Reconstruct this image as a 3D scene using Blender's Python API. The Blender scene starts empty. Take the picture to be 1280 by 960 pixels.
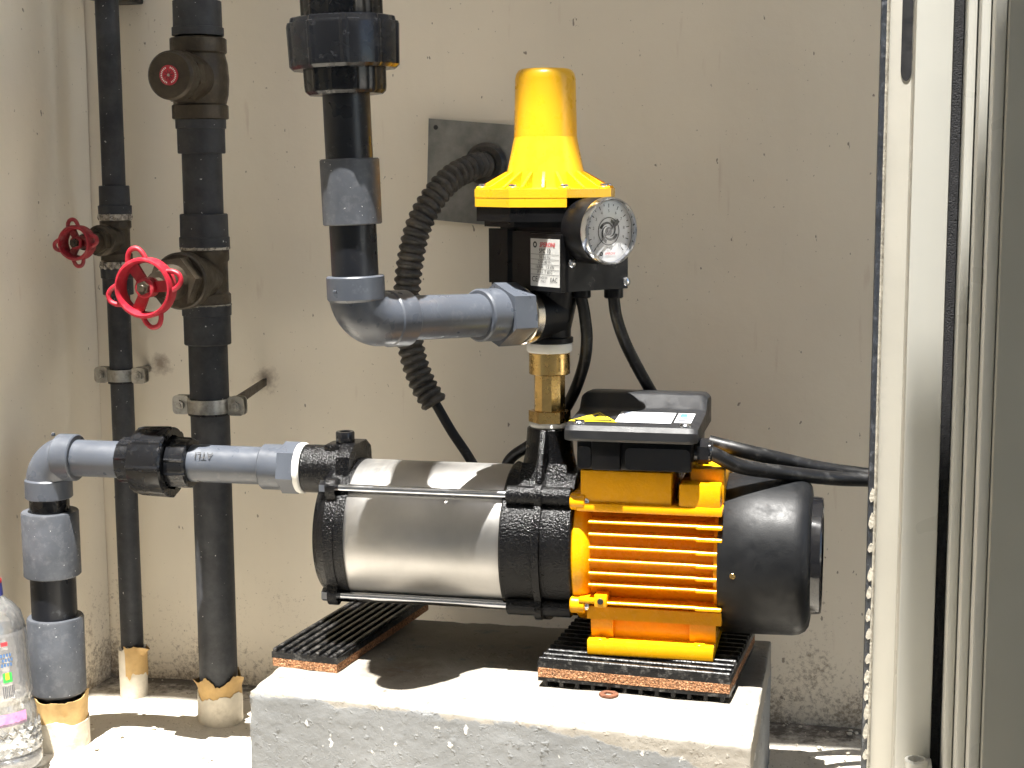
import bpy, bmesh, math, random
from mathutils import Vector, Matrix, noise
random.seed(7)
R = math.radians
S = bpy.context.scene
COL = S.collection

# ---------------------------------------------------------------- camera
cam = bpy.data.cameras.new('camera'); camo = bpy.data.objects.new('camera', cam); COL.objects.link(camo)
YAW, PITCH, ROLL = R(12.7), R(7.8), R(0.3)
fw = Vector((-math.sin(YAW)*math.cos(PITCH), math.cos(YAW)*math.cos(PITCH), -math.sin(PITCH)))
r0 = Vector((math.cos(YAW), math.sin(YAW), 0)); u0 = r0.cross(fw)
rt = math.cos(ROLL)*r0 - math.sin(ROLL)*u0; up = math.cos(ROLL)*u0 + math.sin(ROLL)*r0
m = Matrix((rt, up, -fw)).transposed().to_4x4(); m.translation = (0, 0, .5233)
camo.matrix_world = m
cam.sensor_width = 36; cam.lens = 1923/1280*36; cam.clip_start = .02; cam.clip_end = 2000
S.camera = camo

# ---------------------------------------------------------------- sky, sun, exposure
SUN_EL, SUN_AZ = R(75.9), R(-4.6)          # azimuth measured from -Y towards +X
sd = Vector((math.cos(SUN_EL)*math.sin(SUN_AZ), -math.cos(SUN_EL)*math.cos(SUN_AZ), math.sin(SUN_EL)))
W = bpy.data.worlds.new('World'); S.world = W; W.use_nodes = True
nt = W.node_tree; bgn = nt.nodes['Background']
sky = nt.nodes.new('ShaderNodeTexSky'); sky.sky_type = 'NISHITA'; sky.sun_disc = False
sky.sun_elevation = SUN_EL; sky.sun_rotation = math.atan2(sd.x, sd.y)
nt.links.new(sky.outputs[0], bgn.inputs[0]); bgn.inputs[1].default_value = .09
sl = bpy.data.lights.new('sun', 'SUN'); sl.energy = 5.0; sl.angle = R(.53); sl.color = (1, .97, .92)
slo = bpy.data.objects.new('sun', sl); COL.objects.link(slo)
slo.rotation_euler = sd.to_track_quat('Z', 'Y').to_euler()
S.view_settings.view_transform = 'Standard'; S.view_settings.look = 'None'
S.view_settings.gamma = 1; S.view_settings.use_curve_mapping = False
S.view_settings.exposure = 2.13
S.render.engine = 'CYCLES'; S.cycles.max_bounces = 7; S.cycles.diffuse_bounces = 5; S.cycles.glossy_bounces = 4
S.cycles.use_adaptive_sampling = True; S.cycles.adaptive_threshold = .02; S.cycles.caustics_reflective = False; S.cycles.caustics_refractive = False
S.cycles.transparent_max_bounces = 8; S.cycles.use_denoising = True

# ---------------------------------------------------------------- materials
MATS = {}
def newmat(name):
    mt = bpy.data.materials.new(name); mt.use_nodes = True
    return mt, mt.node_tree, mt.node_tree.nodes['Principled BSDF']
def N(nt, t, **k):
    n = nt.nodes.new(t)
    for a, b in k.items(): setattr(n, a, b)
    return n
def coords(nt, scale=(1, 1, 1), kind='Object'):
    tc = N(nt, 'ShaderNodeTexCoord'); mp = N(nt, 'ShaderNodeMapping')
    mp.inputs['Scale'].default_value = scale
    nt.links.new(tc.outputs[kind], mp.inputs[0]); return mp.outputs[0]
def noi(nt, vec, scale, detail=4, rough=.6, dist=0):
    n = N(nt, 'ShaderNodeTexNoise'); n.inputs['Scale'].default_value = scale
    n.inputs['Detail'].default_value = detail; n.inputs['Roughness'].default_value = rough
    n.inputs['Distortion'].default_value = dist
    nt.links.new(vec, n.inputs['Vector']); return n.outputs['Fac']
def ramp(nt, fac, stops, interp='LINEAR'):
    r = N(nt, 'ShaderNodeValToRGB'); r.color_ramp.interpolation = interp
    e = r.color_ramp.elements
    while len(e) < len(stops): e.new(.5)
    for i, (p, c) in enumerate(stops):
        e[i].position = p; e[i].color = (c, c, c, 1) if not hasattr(c, '__len__') else (*c, 1)
    nt.links.new(fac, r.inputs[0]); return r.outputs[0]
def mix(nt, fac, a, b, mode='MIX'):
    n = N(nt, 'ShaderNodeMix', data_type='RGBA', blend_type=mode)
    for sock, v in ((n.inputs[0], fac), (n.inputs[6], a), (n.inputs[7], b)):
        if hasattr(v, 'links'): nt.links.new(v, sock)
        elif hasattr(v, '__len__'): sock.default_value = (*v, 1) if len(v) == 3 else v
        else: sock.default_value = v
    return n.outputs[2]
def math_(nt, op, a, b=None, clamp=False):
    n = N(nt, 'ShaderNodeMath', operation=op, use_clamp=clamp)
    for i, v in enumerate((a, b)):
        if v is None: continue
        if hasattr(v, 'links'): nt.links.new(v, n.inputs[i])
        else: n.inputs[i].default_value = v
    return n.outputs[0]
def bump(nt, p, h, strength, dist=.001):
    b = N(nt, 'ShaderNodeBump'); b.inputs['Strength'].default_value = strength; b.inputs['Distance'].default_value = dist
    nt.links.new(h, b.inputs['Height']); nt.links.new(b.outputs[0], p.inputs['Normal'])

def mat(name, col, rough=.5, metal=0., var=.12, vscale=30., bmp=0., bscale=300., bdist=.001,
        speck=None, rvar=.1, spec=.5, coat=0., dust=None):
    """plain procedural material: mottled colour, uneven gloss, optional specks / dust / relief"""
    mt, nt, p = newmat(name); MATS[name] = mt
    v = coords(nt)
    n1 = noi(nt, v, vscale, 3)
    lo = tuple(c*(1-var) for c in col); hi = tuple(min(1, c*(1+var)) for c in col)
    c = ramp(nt, n1, [(.3, lo), (.7, hi)])
    if dust:   # (colour, scale, lo, hi, amount)
        f = ramp(nt, noi(nt, v, dust[1], 4, .7), [(dust[2], 0.), (dust[3], dust[4])])
        c = mix(nt, f, c, dust[0])
    if speck:  # (colour, scale, threshold)
        f = ramp(nt, noi(nt, v, speck[1], 2, .5), [(speck[2], 0.), (speck[2]+.02, 1.)])
        c = mix(nt, f, c, speck[0])
    nt.links.new(c, p.inputs['Base Color'])
    rr = ramp(nt, noi(nt, v, vscale*2.3, 2, .7), [(.3, max(.02, rough-rvar)), (.7, min(1, rough+rvar))])
    nt.links.new(rr, p.inputs['Roughness'])
    p.inputs['Metallic'].default_value = metal; p.inputs['Specular IOR Level'].default_value = spec
    p.inputs['Coat Weight'].default_value = coat
    if bmp: bump(nt, p, noi(nt, v, bscale, 2, .6), bmp, bdist)
    return mt

WHITE_SPLAT = (.6, .6, .58)
mat('pvc_grey', (.062, .070, .086), .34, var=.12, vscale=25, dust=((.28, .29, .31), 60, .58, .85, .35), bmp=.05, bscale=400)
mat('pvc_grey_scuffed', (.055, .060, .070), .5, var=.25, vscale=35, dust=((.26, .26, .27), 150, .5, .9, .30), speck=(WHITE_SPLAT, 420, .735), bmp=.12, bscale=250)
mat('pvc_dark', (.033, .035, .040), .5, spec=.25, var=.3, vscale=18, dust=((.17, .17, .17), 60, .40, .85, .24), speck=(WHITE_SPLAT, 330, .74), bmp=.08, bscale=300)
mat('pvc_black_gloss', (.006, .0065, .008), .24, spec=.35, var=.2, vscale=30, dust=((.18, .18, .19), 130, .62, .85, .4), bmp=.03, bscale=200)
mat('pvc_outlet_dark', (.010, .011, .014), .34, spec=.35, var=.2, vscale=20, dust=((.25, .26, .28), 90, .6, .85, .4))
mat('cast_black', (.004, .004, .0045), .22, var=.2, bmp=.8, bscale=650, bdist=.0012, spec=.25)
mat('plastic_black', (.004, .004, .0045), .36, spec=.2, var=.15, bmp=.06, bscale=900)
mat('plastic_black_gloss', (.007, .007, .008), .14, var=.1, rvar=.05)
mat('fan_black', (.0055, .006, .007), .48, var=.15, vscale=40, bmp=.12, bscale=1400, dust=((.15, .15, .15), 60, .68, .78, .3), spec=.25)
mat('lid_black', (.012, .0125, .014), .42, spec=.4, var=.12, bmp=.18, bscale=1600)
mat('rubber', (.006, .006, .0065), .36, spec=.35, var=.3, vscale=90, bmp=.35, bscale=500, dust=((.28, .27, .25), 160, .52, .8, .5))
mat('cable_rubber', (.006, .006, .0065), .42, spec=.3, var=.2, vscale=60, dust=((.12, .12, .12), 90, .55, .85, .5))
mat('conduit_black', (.020, .018, .016), .5, var=.3, vscale=60, dust=((.11, .095, .075), 70, .42, .75, .85), bmp=.2, bscale=300)
mat('zinc', (.62, .64, .68), .16, 1., var=.08, rvar=.08)
mat('dull_steel', (.42, .41, .38), .38, 1., var=.3, vscale=80, dust=((.12, .1, .08), 120, .5, .75, .7))
mat('brass', (.62, .42, .16), .24, 1., var=.12, vscale=60, rvar=.1)
mat('nickel', (.62, .56, .46), .22, 1., var=.1)
mat('ptfe_white', (.72, .71, .68), .6, var=.1, bmp=.3, bscale=500)
mat('sealant', (.30, .27, .23), .8, var=.5, vscale=220, bmp=.8, bscale=300, speck=((.5, .46, .4), 300, .55), dust=((.06, .045, .035), 160, .5, .6, .9))
mat('bronze_old', (.050, .039, .026), .46, .35, var=.3, vscale=60, bmp=.3, bscale=350, dust=((.16, .13, .09), 90, .55, .8, .5))
mat('red_paint', (.34, .010, .024), .45, var=.2, vscale=50, bmp=.15, bscale=300, dust=((.32, .15, .14), 130, .55, .8, .5))
mat('red_paint_dull', (.26, .014, .024), .5, var=.3, vscale=60, bmp=.2, bscale=300, dust=((.35, .2, .18), 130, .52, .75, .5))
mat('yellow_plastic', (.80, .44, .012), .3, var=.03, rvar=.06, bmp=.03, bscale=600)
mat('motor_paint', (.75, .345, .003), .27, var=.05, vscale=60, rvar=.08, bmp=.16, bscale=500, spec=.3)
mat('motor_paint_edge', (.78, .385, .004), .25, var=.04, rvar=.08)
mat('cork', (.27, .125, .055), .95, var=.75, vscale=520, bmp=1., bscale=600, bdist=.002, speck=((.55, .30, .16), 700, .58))
mat('white_paint', (.78, .78, .76), .4, var=.03)
mat('gauge_white', (.74, .75, .77), .45, var=.02)
mat('label_silver', (.52, .52, .50), .42, .0, var=.05)
mat('label_white', (.52, .53, .55), .35, var=.03)
mat('ink_black', (.015, .015, .017), .5, var=.1)
mat('ink_grey', (.07, .075, .09), .5, var=.1)
mat('ink_blue', (.05, .13, .30), .5, var=.15)
mat('ink_pale_blue', (.14, .20, .33), .5, var=.15)
mat('ink_red', (.50, .03, .04), .5, var=.1)
mat('ink_yellow', (.85, .65, .02), .4, var=.05)
mat('tan_paper', (.46, .30, .12), .8, var=.2, vscale=60, bmp=.2, bscale=200)
mat('plaster_collar', (.56, .51, .42), .9, var=.15, vscale=50, bmp=.5, bscale=200, dust=((.30, .25, .18), 60, .55, .75, .5))
mat('rust', (.11, .04, .018), .9, var=.5, vscale=300, bmp=.5, bscale=400)
mat('cap_blue', (.05, .06, .28), .4); mat('cap_red', (.45, .02, .03), .4)
mat('print_green', (.03, .42, .06), .4); mat('print_pink', (.60, .22, .42), .4, var=.3, vscale=200)
mat('frame_beige', (.52, .50, .44), .45, var=.05, vscale=12, bmp=.06, bscale=300, dust=((.45, .41, .35), 120, .66, .8, .6))
mat('frame_grey', (.50, .495, .45), .34, var=.03, vscale=10)
mat('frame_dark', (.27, .264, .225), .42, var=.05, vscale=9, bmp=.04, bscale=400)
mat('brush_black', (.02, .02, .022), .85, var=.5, vscale=300, bmp=1., bscale=900)
mat('gasket', (.035, .040, .050), .4, var=.4, vscale=60, bmp=.4, bscale=300, dust=((.3, .32, .36), 140, .55, .75, .5))
mat('core_white', (.36, .335, .28), .8, var=.3, vscale=200, bmp=.6, bscale=400)
mat('plate_grey', (.19, .19, .178), .55, .2, var=.3, vscale=22, bmp=.25, bscale=250, dust=((.34, .33, .30), 45, .42, .72, .6))
mat('dark_render', (.27, .26, .24), .8, var=.1)
mat('roof_board', (.66, .64, .60), .8, var=.1)

# stainless barrel: brushed round the axis
mt, nt, p = newmat('stainless'); MATS['stainless'] = mt
v = coords(nt, (420, 2, 2))
n1 = noi(nt, v, 1., 2); v2 = coords(nt)
p.inputs['Metallic'].default_value = 1
nt.links.new(ramp(nt, noi(nt, v2, 24, 5), [(.3, (.42, .41, .395)), (.7, (.50, .49, .475))]), p.inputs['Base Color'])
sm = ramp(nt, noi(nt, v2, 38, 6, .7), [(.35, 0.), (.75, .09)])
nt.links.new(math_(nt, 'ADD', ramp(nt, n1, [(.3, .38), (.7, .42)]), sm), p.inputs['Roughness'])
p.inputs['Anisotropic'].default_value = .25
bump(nt, p, n1, .012, .0003)

# clear PET
mt, nt, p = newmat('clear_plastic'); MATS['clear_plastic'] = mt
out = nt.nodes['Material Output']
tr = N(nt, 'ShaderNodeBsdfTransparent'); tr.inputs[0].default_value = (.90, .92, .93, 1)
gl = N(nt, 'ShaderNodeBsdfGlossy'); gl.inputs['Roughness'].default_value = .07
df = N(nt, 'ShaderNodeBsdfDiffuse'); df.inputs[0].default_value = (.75, .76, .78, 1)
lw = N(nt, 'ShaderNodeLayerWeight'); lw.inputs[0].default_value = .38
ms = N(nt, 'ShaderNodeMixShader'); ms2 = N(nt, 'ShaderNodeMixShader')
v = coords(nt); bb = N(nt, 'ShaderNodeBump'); bb.inputs['Strength'].default_value = .5; bb.inputs['Distance'].default_value = .002
nt.links.new(noi(nt, v, 70, 2), bb.inputs['Height'])
for nn in (gl, lw): nt.links.new(bb.outputs[0], nn.inputs['Normal'])
ms2.inputs[0].default_value = .10
nt.links.new(tr.outputs[0], ms2.inputs[1]); nt.links.new(df.outputs[0], ms2.inputs[2])
nt.links.new(math_(nt, 'ADD', math_(nt, 'MULTIPLY', lw.outputs['Fresnel'], .8), .06), ms.inputs[0])
nt.links.new(ms2.outputs[0], ms.inputs[1]); nt.links.new(gl.outputs[0], ms.inputs[2])
nt.links.new(ms.outputs[0], out.inputs['Surface'])
mt2 = mt.copy(); MATS['clear_label'] = mt2
for nn in mt2.node_tree.nodes:
    if nn.type == 'BSDF_TRANSPARENT': nn.inputs[0].default_value = (.85, .84, .86, 1)
    if nn.type == 'MIX_SHADER' and not nn.inputs[0].is_linked: nn.inputs[0].default_value = .20

# glass of the gauge
mt, nt, p = newmat('gauge_glass'); MATS['gauge_glass'] = mt
out = nt.nodes['Material Output']
tr = N(nt, 'ShaderNodeBsdfTransparent'); gl = N(nt, 'ShaderNodeBsdfGlossy'); gl.inputs['Roughness'].default_value = .05
ms = N(nt, 'ShaderNodeMixShader'); ms.inputs[0].default_value = .05
nt.links.new(tr.outputs[0], ms.inputs[1]); nt.links.new(gl.outputs[0], ms.inputs[2])
nt.links.new(ms.outputs[0], out.inputs['Surface'])

# painted plaster wall: cream, trowel mottling, streaks, specks, splashed dirt near the floor
def wallmat(name, base):
    mt, nt, p = newmat(name); MATS[name] = mt
    v = coords(nt); vs = coords(nt, (5, 5, .7))
    c = ramp(nt, noi(nt, v, 5, 5, .55), [(.3, tuple(x*.93 for x in base)), (.7, tuple(min(1, x*1.05) for x in base))])
    c = mix(nt, ramp(nt, noi(nt, coords(nt, (1, 1, .22)), 9, 2, .5), [(.35, .22), (.65, 0.)]), c, tuple(x*.86 for x in base))
    c = mix(nt, ramp(nt, noi(nt, vs, 7, 4, .6), [(.55, 0.), (.85, .12)]), c, tuple(x*.75 for x in base))
    c = mix(nt, ramp(nt, noi(nt, coords(nt, (9, 9, 1.2)), 9, 3, .5), [(.69, 0.), (.78, .22)]), c, (.42, .28, .20))
    # small flecks
    f1 = ramp(nt, noi(nt, coords(nt, (1, 1, .6)), 150, 2, .5), [(.745, 0.), (.77, .7)])
    c = mix(nt, f1, c, (.12, .085, .055))
    f2 = ramp(nt, noi(nt, v, 300, 2, .5), [(.735, 0.), (.76, .5)])
    c = mix(nt, f2, c, (.16, .11, .07))
    # splash-back dirt, thicker towards the floor, ragged
    geo = N(nt, 'ShaderNodeNewGeometry'); sx = N(nt, 'ShaderNodeSeparateXYZ'); nt.links.new(geo.outputs['Position'], sx.inputs[0])
    hz = math_(nt, 'SUBTRACT', .13, sx.outputs[2]); hz = math_(nt, 'MULTIPLY', hz, 2.2)
    d = math_(nt, 'ADD', noi(nt, v, 210, 6, .8), hz)
    d = math_(nt, 'ADD', d, math_(nt, 'MULTIPLY', math_(nt, 'SUBTRACT', noi(nt, v, 14, 3), .5), .5))
    c = mix(nt, ramp(nt, d, [(.70, 0.), (.86, .75)]), c, (.19, .14, .09))
    for (px_, pz_, k_) in ((-.577, .319, 30.), (-.690, .333, 34.), (-.345, .53, 18.)):
        dx_ = math_(nt, 'SUBTRACT', sx.outputs[0], px_); dz_ = math_(nt, 'SUBTRACT', sx.outputs[2], pz_)
        dd_ = math_(nt, 'SQRT', math_(nt, 'ADD', math_(nt, 'MULTIPLY', dx_, dx_), math_(nt, 'MULTIPLY', dz_, dz_)))
        e_ = math_(nt, 'ADD', math_(nt, 'MULTIPLY', dd_, k_), math_(nt, 'MULTIPLY', noi(nt, v, 85, 6, .75), .9))
        c = mix(nt, ramp(nt, e_, [(.50, .75), (.90, 0.)]), c, (.20, .14, .10))
    nt.links.new(c, p.inputs['Base Color']); p.inputs['Roughness'].default_value = .62
    h = math_(nt, 'ADD', math_(nt, 'MULTIPLY', noi(nt, v, 11, 3), 3.), math_(nt, 'MULTIPLY', noi(nt, v, 130, 5, .7), .35))
    h = math_(nt, 'SUBTRACT', h, f1)
    bump(nt, p, h, .35, .002)
wallmat('wall_paint', (.83, .76, .635))

# screed floor
mt, nt, p = newmat('floor_screed'); MATS['floor_screed'] = mt
v = coords(nt, kind='Object')
c = ramp(nt, noi(nt, v, 9, 6, .65), [(.3, (.52, .48, .41)), (.7, (.66, .62, .545))])
c = mix(nt, ramp(nt, noi(nt, v, 170, 3, .6), [(.64, 0.), (.70, .8)]), c, (.13, .10, .07))
c = mix(nt, ramp(nt, noi(nt, v, 420, 2, .5), [(.70, 0.), (.73, .7)]), c, (.14, .11, .08))
geo = N(nt, 'ShaderNodeNewGeometry'); sx = N(nt, 'ShaderNodeSeparateXYZ'); nt.links.new(geo.outputs['Position'], sx.inputs[0])
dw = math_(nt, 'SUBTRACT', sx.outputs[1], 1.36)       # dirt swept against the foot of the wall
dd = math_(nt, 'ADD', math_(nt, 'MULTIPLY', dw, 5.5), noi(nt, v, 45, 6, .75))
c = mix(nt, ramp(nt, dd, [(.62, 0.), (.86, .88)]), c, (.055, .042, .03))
nt.links.new(c, p.inputs['Base Color']); p.inputs['Roughness'].default_value = .85
bump(nt, p, math_(nt, 'ADD', noi(nt, v, 60, 6, .7), math_(nt, 'MULTIPLY', noi(nt, v, 400, 3), .3)), .6, .003)

BZS = .112
# concrete block: bare concrete on top, grey paint on the sides, flaked along the arris
mt, nt, p = newmat('block_concrete'); MATS['block_concrete'] = mt
v = coords(nt)
bare = ramp(nt, noi(nt, v, 14, 6, .65), [(.3, (.185, .168, .140)), (.7, (.26, .24, .205))])
bare = mix(nt, ramp(nt, noi(nt, v, 130, 4, .6), [(.65, 0.), (.72, .8)]), bare, (.10, .08, .06))
bare = mix(nt, ramp(nt, noi(nt, v, 30, 5, .6), [(.66, 0.), (.74, .7)]), bare, (.22, .16, .11))
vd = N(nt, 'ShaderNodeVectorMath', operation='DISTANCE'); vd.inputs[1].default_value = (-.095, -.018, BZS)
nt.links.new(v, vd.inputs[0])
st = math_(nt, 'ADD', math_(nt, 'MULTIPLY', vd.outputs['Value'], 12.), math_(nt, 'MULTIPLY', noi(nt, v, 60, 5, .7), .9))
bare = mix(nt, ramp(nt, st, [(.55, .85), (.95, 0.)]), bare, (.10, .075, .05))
paint = ramp(nt, noi(nt, v, 16, 5, .6), [(.3, (.133, .137, .138)), (.7, (.172, .177, .178))])
paint = mix(nt, ramp(nt, noi(nt, v, 75, 3, .5), [(.69, 0.), (.71, .8)]), paint, (.62, .61, .58))
paint = mix(nt, ramp(nt, noi(nt, v, 100, 3, .5), [(.72, 0.), (.74, .8)]), paint, (.09, .085, .08))
geo = N(nt, 'ShaderNodeNewGeometry'); sx = N(nt, 'ShaderNodeSeparateXYZ'); nt.links.new(geo.outputs['Position'], sx.inputs[0])
vor = N(nt, 'ShaderNodeTexVoronoi'); vor.inputs['Scale'].default_value = 38; nt.links.new(v, vor.inputs['Vector'])
edge = math_(nt, 'ADD', sx.outputs[2], math_(nt, 'MULTIPLY', math_(nt, 'SUBTRACT', noi(nt, v, 34, 5, .7), .5), .022))
# paint wears off further down towards the right-hand end
wear = math_(nt, 'MULTIPLY', math_(nt, 'ADD', sx.outputs[0], .22, True), .13)
edge = math_(nt, 'ADD', edge, wear)
pm = ramp(nt, math_(nt, 'MULTIPLY', edge, 5.), [(.540, 1.), (.548, 0.)])
nt.links.new(mix(nt, pm, bare, paint), p.inputs['Base Color']); p.inputs['Roughness'].default_value = .8
h = math_(nt, 'ADD', math_(nt, 'MULTIPLY', noi(nt, v, 45, 6, .65), 1.), math_(nt, 'MULTIPLY', pm, .12))
h = math_(nt, 'ADD', h, math_(nt, 'MULTIPLY', noi(nt, v, 300, 3, .6), .12))
h = math_(nt, 'ADD', h, math_(nt, 'MULTIPLY', ramp(nt, noi(nt, v, 150, 2, .5), [(.64, 0.), (.74, 1.)]), .55))
h = math_(nt, 'ADD', h, math_(nt, 'MULTIPLY', ramp(nt, noi(nt, v, 30, 6, .72), [(.54, 0.), (.552, 1.)]), .22))
h = math_(nt, 'SUBTRACT', h, math_(nt, 'MULTIPLY', ramp(nt, noi(nt, v, 95, 2, .5), [(.68, 0.), (.73, 1.)]), .5))
bump(nt, p, h, .5, .003)

# ---------------------------------------------------------------- mesh helpers
def basis(axis, ref=None):
    a = Vector(axis).normalized()
    r = Vector(ref) if ref is not None else (Vector((0, 0, 1)) if abs(a.z) < .9 else Vector((1, 0, 0)))
    x = (r - a*r.dot(a)).normalized(); y = a.cross(x)
    return a, x, y
def lathe(bm, prof, o, axis, seg=32, ref=None, rf=None, a0=0):
    """revolve [(t, r)] about axis through o; r == 0 closes. rf(angle index) may scale the radius"""
    a, x, y = basis(axis, ref); o = Vector(o); rings = []
    for t, r in prof:
        if r <= 1e-7: rings.append([bm.verts.new(o + a*t)])
        else:
            rings.append([bm.verts.new(o + a*t + (x*math.cos(a0+2*math.pi*i/seg) + y*math.sin(a0+2*math.pi*i/seg))*r*(rf(i) if rf else 1)) for i in range(seg)])
    for A, B in zip(rings, rings[1:]):
        for i in range(seg):
            j = (i+1) % seg
            if len(A) == 1 and len(B) == 1: continue
            if len(A) == 1: bm.faces.new((A[0], B[j], B[i]))
            elif len(B) == 1: bm.faces.new((A[i], A[j], B[0]))
            else: bm.faces.new((A[i], A[j], B[j], B[i]))
def cyl(bm, o, axis, t0, t1, r, seg=32, bev=.0008, r1=None, ref=None, a0=0):
    r1 = r if r1 is None else r1
    lathe(bm, [(t0, 0), (t0, r-bev), (t0+bev, r), (t1-bev, r1), (t1, r1-bev), (t1, 0)], o, axis, seg, ref, a0=a0)
def catmull(pts, n=8):
    P = [Vector(p) for p in pts]; P = [P[0]*2-P[1]] + P + [P[-1]*2-P[-2]]; out = []
    for i in range(1, len(P)-2):
        for k in range(n):
            t = k/n; a, b, c, d = P[i-1], P[i], P[i+1], P[i+2]
            out.append(.5*((2*b) + (c-a)*t + (2*a-5*b+4*c-d)*t*t + (3*b-a-3*c+d)*t**3))
    out.append(P[-2]); return out
def tube(bm, pts, r, seg=16, cap=True):
    n = len(pts); rr = r if hasattr(r, '__len__') else [r]*n
    t = [(pts[min(i+1, n-1)]-pts[max(i-1, 0)]).normalized() for i in range(n)]
    x = basis(t[0])[1]; rings = []
    for i in range(n):
        x = (x - t[i]*x.dot(t[i])).normalized(); y = t[i].cross(x)
        rings.append([bm.verts.new(pts[i] + (x*math.cos(2*math.pi*k/seg)+y*math.sin(2*math.pi*k/seg))*rr[i]) for k in range(seg)])
    for A, B in zip(rings, rings[1:]):
        for k in range(seg): bm.faces.new((A[k], A[(k+1) % seg], B[(k+1) % seg], B[k]))
    if cap:
        bm.faces.new(rings[0][::-1]); bm.faces.new(rings[-1])
def box(bm, lo, hi, bev=.0, M=None, seg=2):
    lo, hi = Vector(lo), Vector(hi)
    vs = [bm.verts.new(Vector((hi.x if i & 1 else lo.x, hi.y if i & 2 else lo.y, hi.z if i & 4 else lo.z))) for i in range(8)]
    fs = [bm.faces.new([vs[i] for i in q]) for q in ((0, 2, 3, 1), (4, 5, 7, 6), (0, 1, 5, 4), (2, 6, 7, 3), (0, 4, 6, 2), (1, 3, 7, 5))]
    geo = vs
    if bev:
        ed = list({e for f in fs for e in f.edges})
        res = bmesh.ops.bevel(bm, geom=ed+vs, offset=bev, segments=seg, profile=.5, affect='EDGES')
        geo = list({v for f in res['faces'] for v in f.verts} | {v for v in vs if v.is_valid})
    if M is not None:
        bmesh.ops.transform(bm, matrix=M, verts=[v for v in geo if v.is_valid])
    return geo
def prism(bm, poly, o, ux, uy, n, d, bev=0., seg=2):
    """extrude polygon [(u, v)] (plane ux, uy at o) by d along n"""
    o, ux, uy, n = Vector(o), Vector(ux), Vector(uy), Vector(n)
    A = [bm.verts.new(o + ux*u + uy*v) for u, v in poly]; B = [bm.verts.new(q.co + n*d) for q in A]
    k = len(A); fs = [bm.faces.new(A[::-1]), bm.faces.new(B)]
    for i in range(k): fs.append(bm.faces.new((A[i], A[(i+1) % k], B[(i+1) % k], B[i])))
    if bev:
        ed = list({e for f in fs for e in f.edges if e.calc_face_angle(0) > .35})
        bmesh.ops.bevel(bm, geom=ed, offset=bev, segments=seg, profile=.5, affect='EDGES')
def ngon(n, r, a0=0): return [(r*math.cos(a0+2*math.pi*i/n), r*math.sin(a0+2*math.pi*i/n)) for i in range(n)]
def rrect(w, h, r, n=5):
    out = []
    for cx, cy, a in ((w-r, h-r, 0), (-w+r, h-r, 90), (-w+r, -h+r, 180), (w-r, -h+r, 270)):
        for k in range(n+1):
            b = R(a+90*k/n); out.append((cx+r*math.cos(b), cy+r*math.sin(b)))
    return out
def hexnut(bm, o, axis, t0, t1, r, ref=None, n=6, bev=.0008):
    """hex prism with chamfered ends"""
    a, x, y = basis(axis, ref); o = Vector(o)
    prism(bm, ngon(n, r), o+a*t0, x, y, a, t1-t0, bev)

def obj(name, bm, m, parent=None, ang=35, origin=None):
    """link bm as ONE mesh object; coordinates in bm are world coordinates"""
    bmesh.ops.recalc_face_normals(bm, faces=bm.faces)
    me = bpy.data.meshes.new(name)
    r = parent
    while r is not None and r.parent is not None: r = r.parent
    off = Vector(r.location) if r is not None else (Vector(origin) if origin is not None else Vector((0, 0, 0)))
    bmesh.ops.translate(bm, verts=bm.verts, vec=-off)
    bm.to_mesh(me); bm.free()
    me.materials.append(MATS[m] if isinstance(m, str) else m)
    for pl in me.polygons: pl.use_smooth = True
    me.set_sharp_from_angle(angle=R(ang))
    o = bpy.data.objects.new(name, me); COL.objects.link(o)
    if parent is not None: o.parent = parent
    else: o.location = off
    return o
def part(name, m, parent, fn, *a, ang=35, **k):
    bm = bmesh.new(); fn(bm, *a, **k); return obj(name, bm, m, parent, ang)
def tag(o, label, cat, group=None):
    o['label'] = label; o['category'] = cat
    if group: o['group'] = group
    return o
def thing(name, label, cat, loc, group=None):
    o = bpy.data.objects.new(name, None); o.empty_display_size = .02; COL.objects.link(o); o.location = loc
    return tag(o, label, cat, group)
def text(body, h, o, ux, uy, m, parent, name='printed_text', align='CENTER', lift=.00025, shear=0., fat=0., wide=1.):
    cu = bpy.data.curves.new('txt', 'FONT'); cu.body = body; cu.size = 1; cu.align_x = align; cu.align_y = 'CENTER'
    cu.shear = shear; cu.offset = fat; cu.resolution_u = 3
    to = bpy.data.objects.new('txt', cu); me0 = to.to_mesh()
    bm = bmesh.new(); bm.from_mesh(me0); to.to_mesh_clear(); bpy.data.objects.remove(to); bpy.data.curves.remove(cu)
    o, ux, uy = Vector(o), Vector(ux), Vector(uy); n = ux.cross(uy)
    for q in bm.verts: q.co = o + ux*q.co.x*h*wide + uy*q.co.y*h + n*lift
    return obj(name, bm, m, parent)
def quad(bm, o, ux, uy, u0, u1, v0, v1, lift):
    o, ux, uy = Vector(o), Vector(ux), Vector(uy); n = ux.cross(uy)
    bm.faces.new([bm.verts.new(o + ux*u + uy*v + n*lift) for u, v in ((u0, v0), (u1, v0), (u1, v1), (u0, v1))])
Z = Vector((0, 0, 1)); X = Vector((1, 0, 0)); Y = Vector((0, 1, 0))

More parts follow.
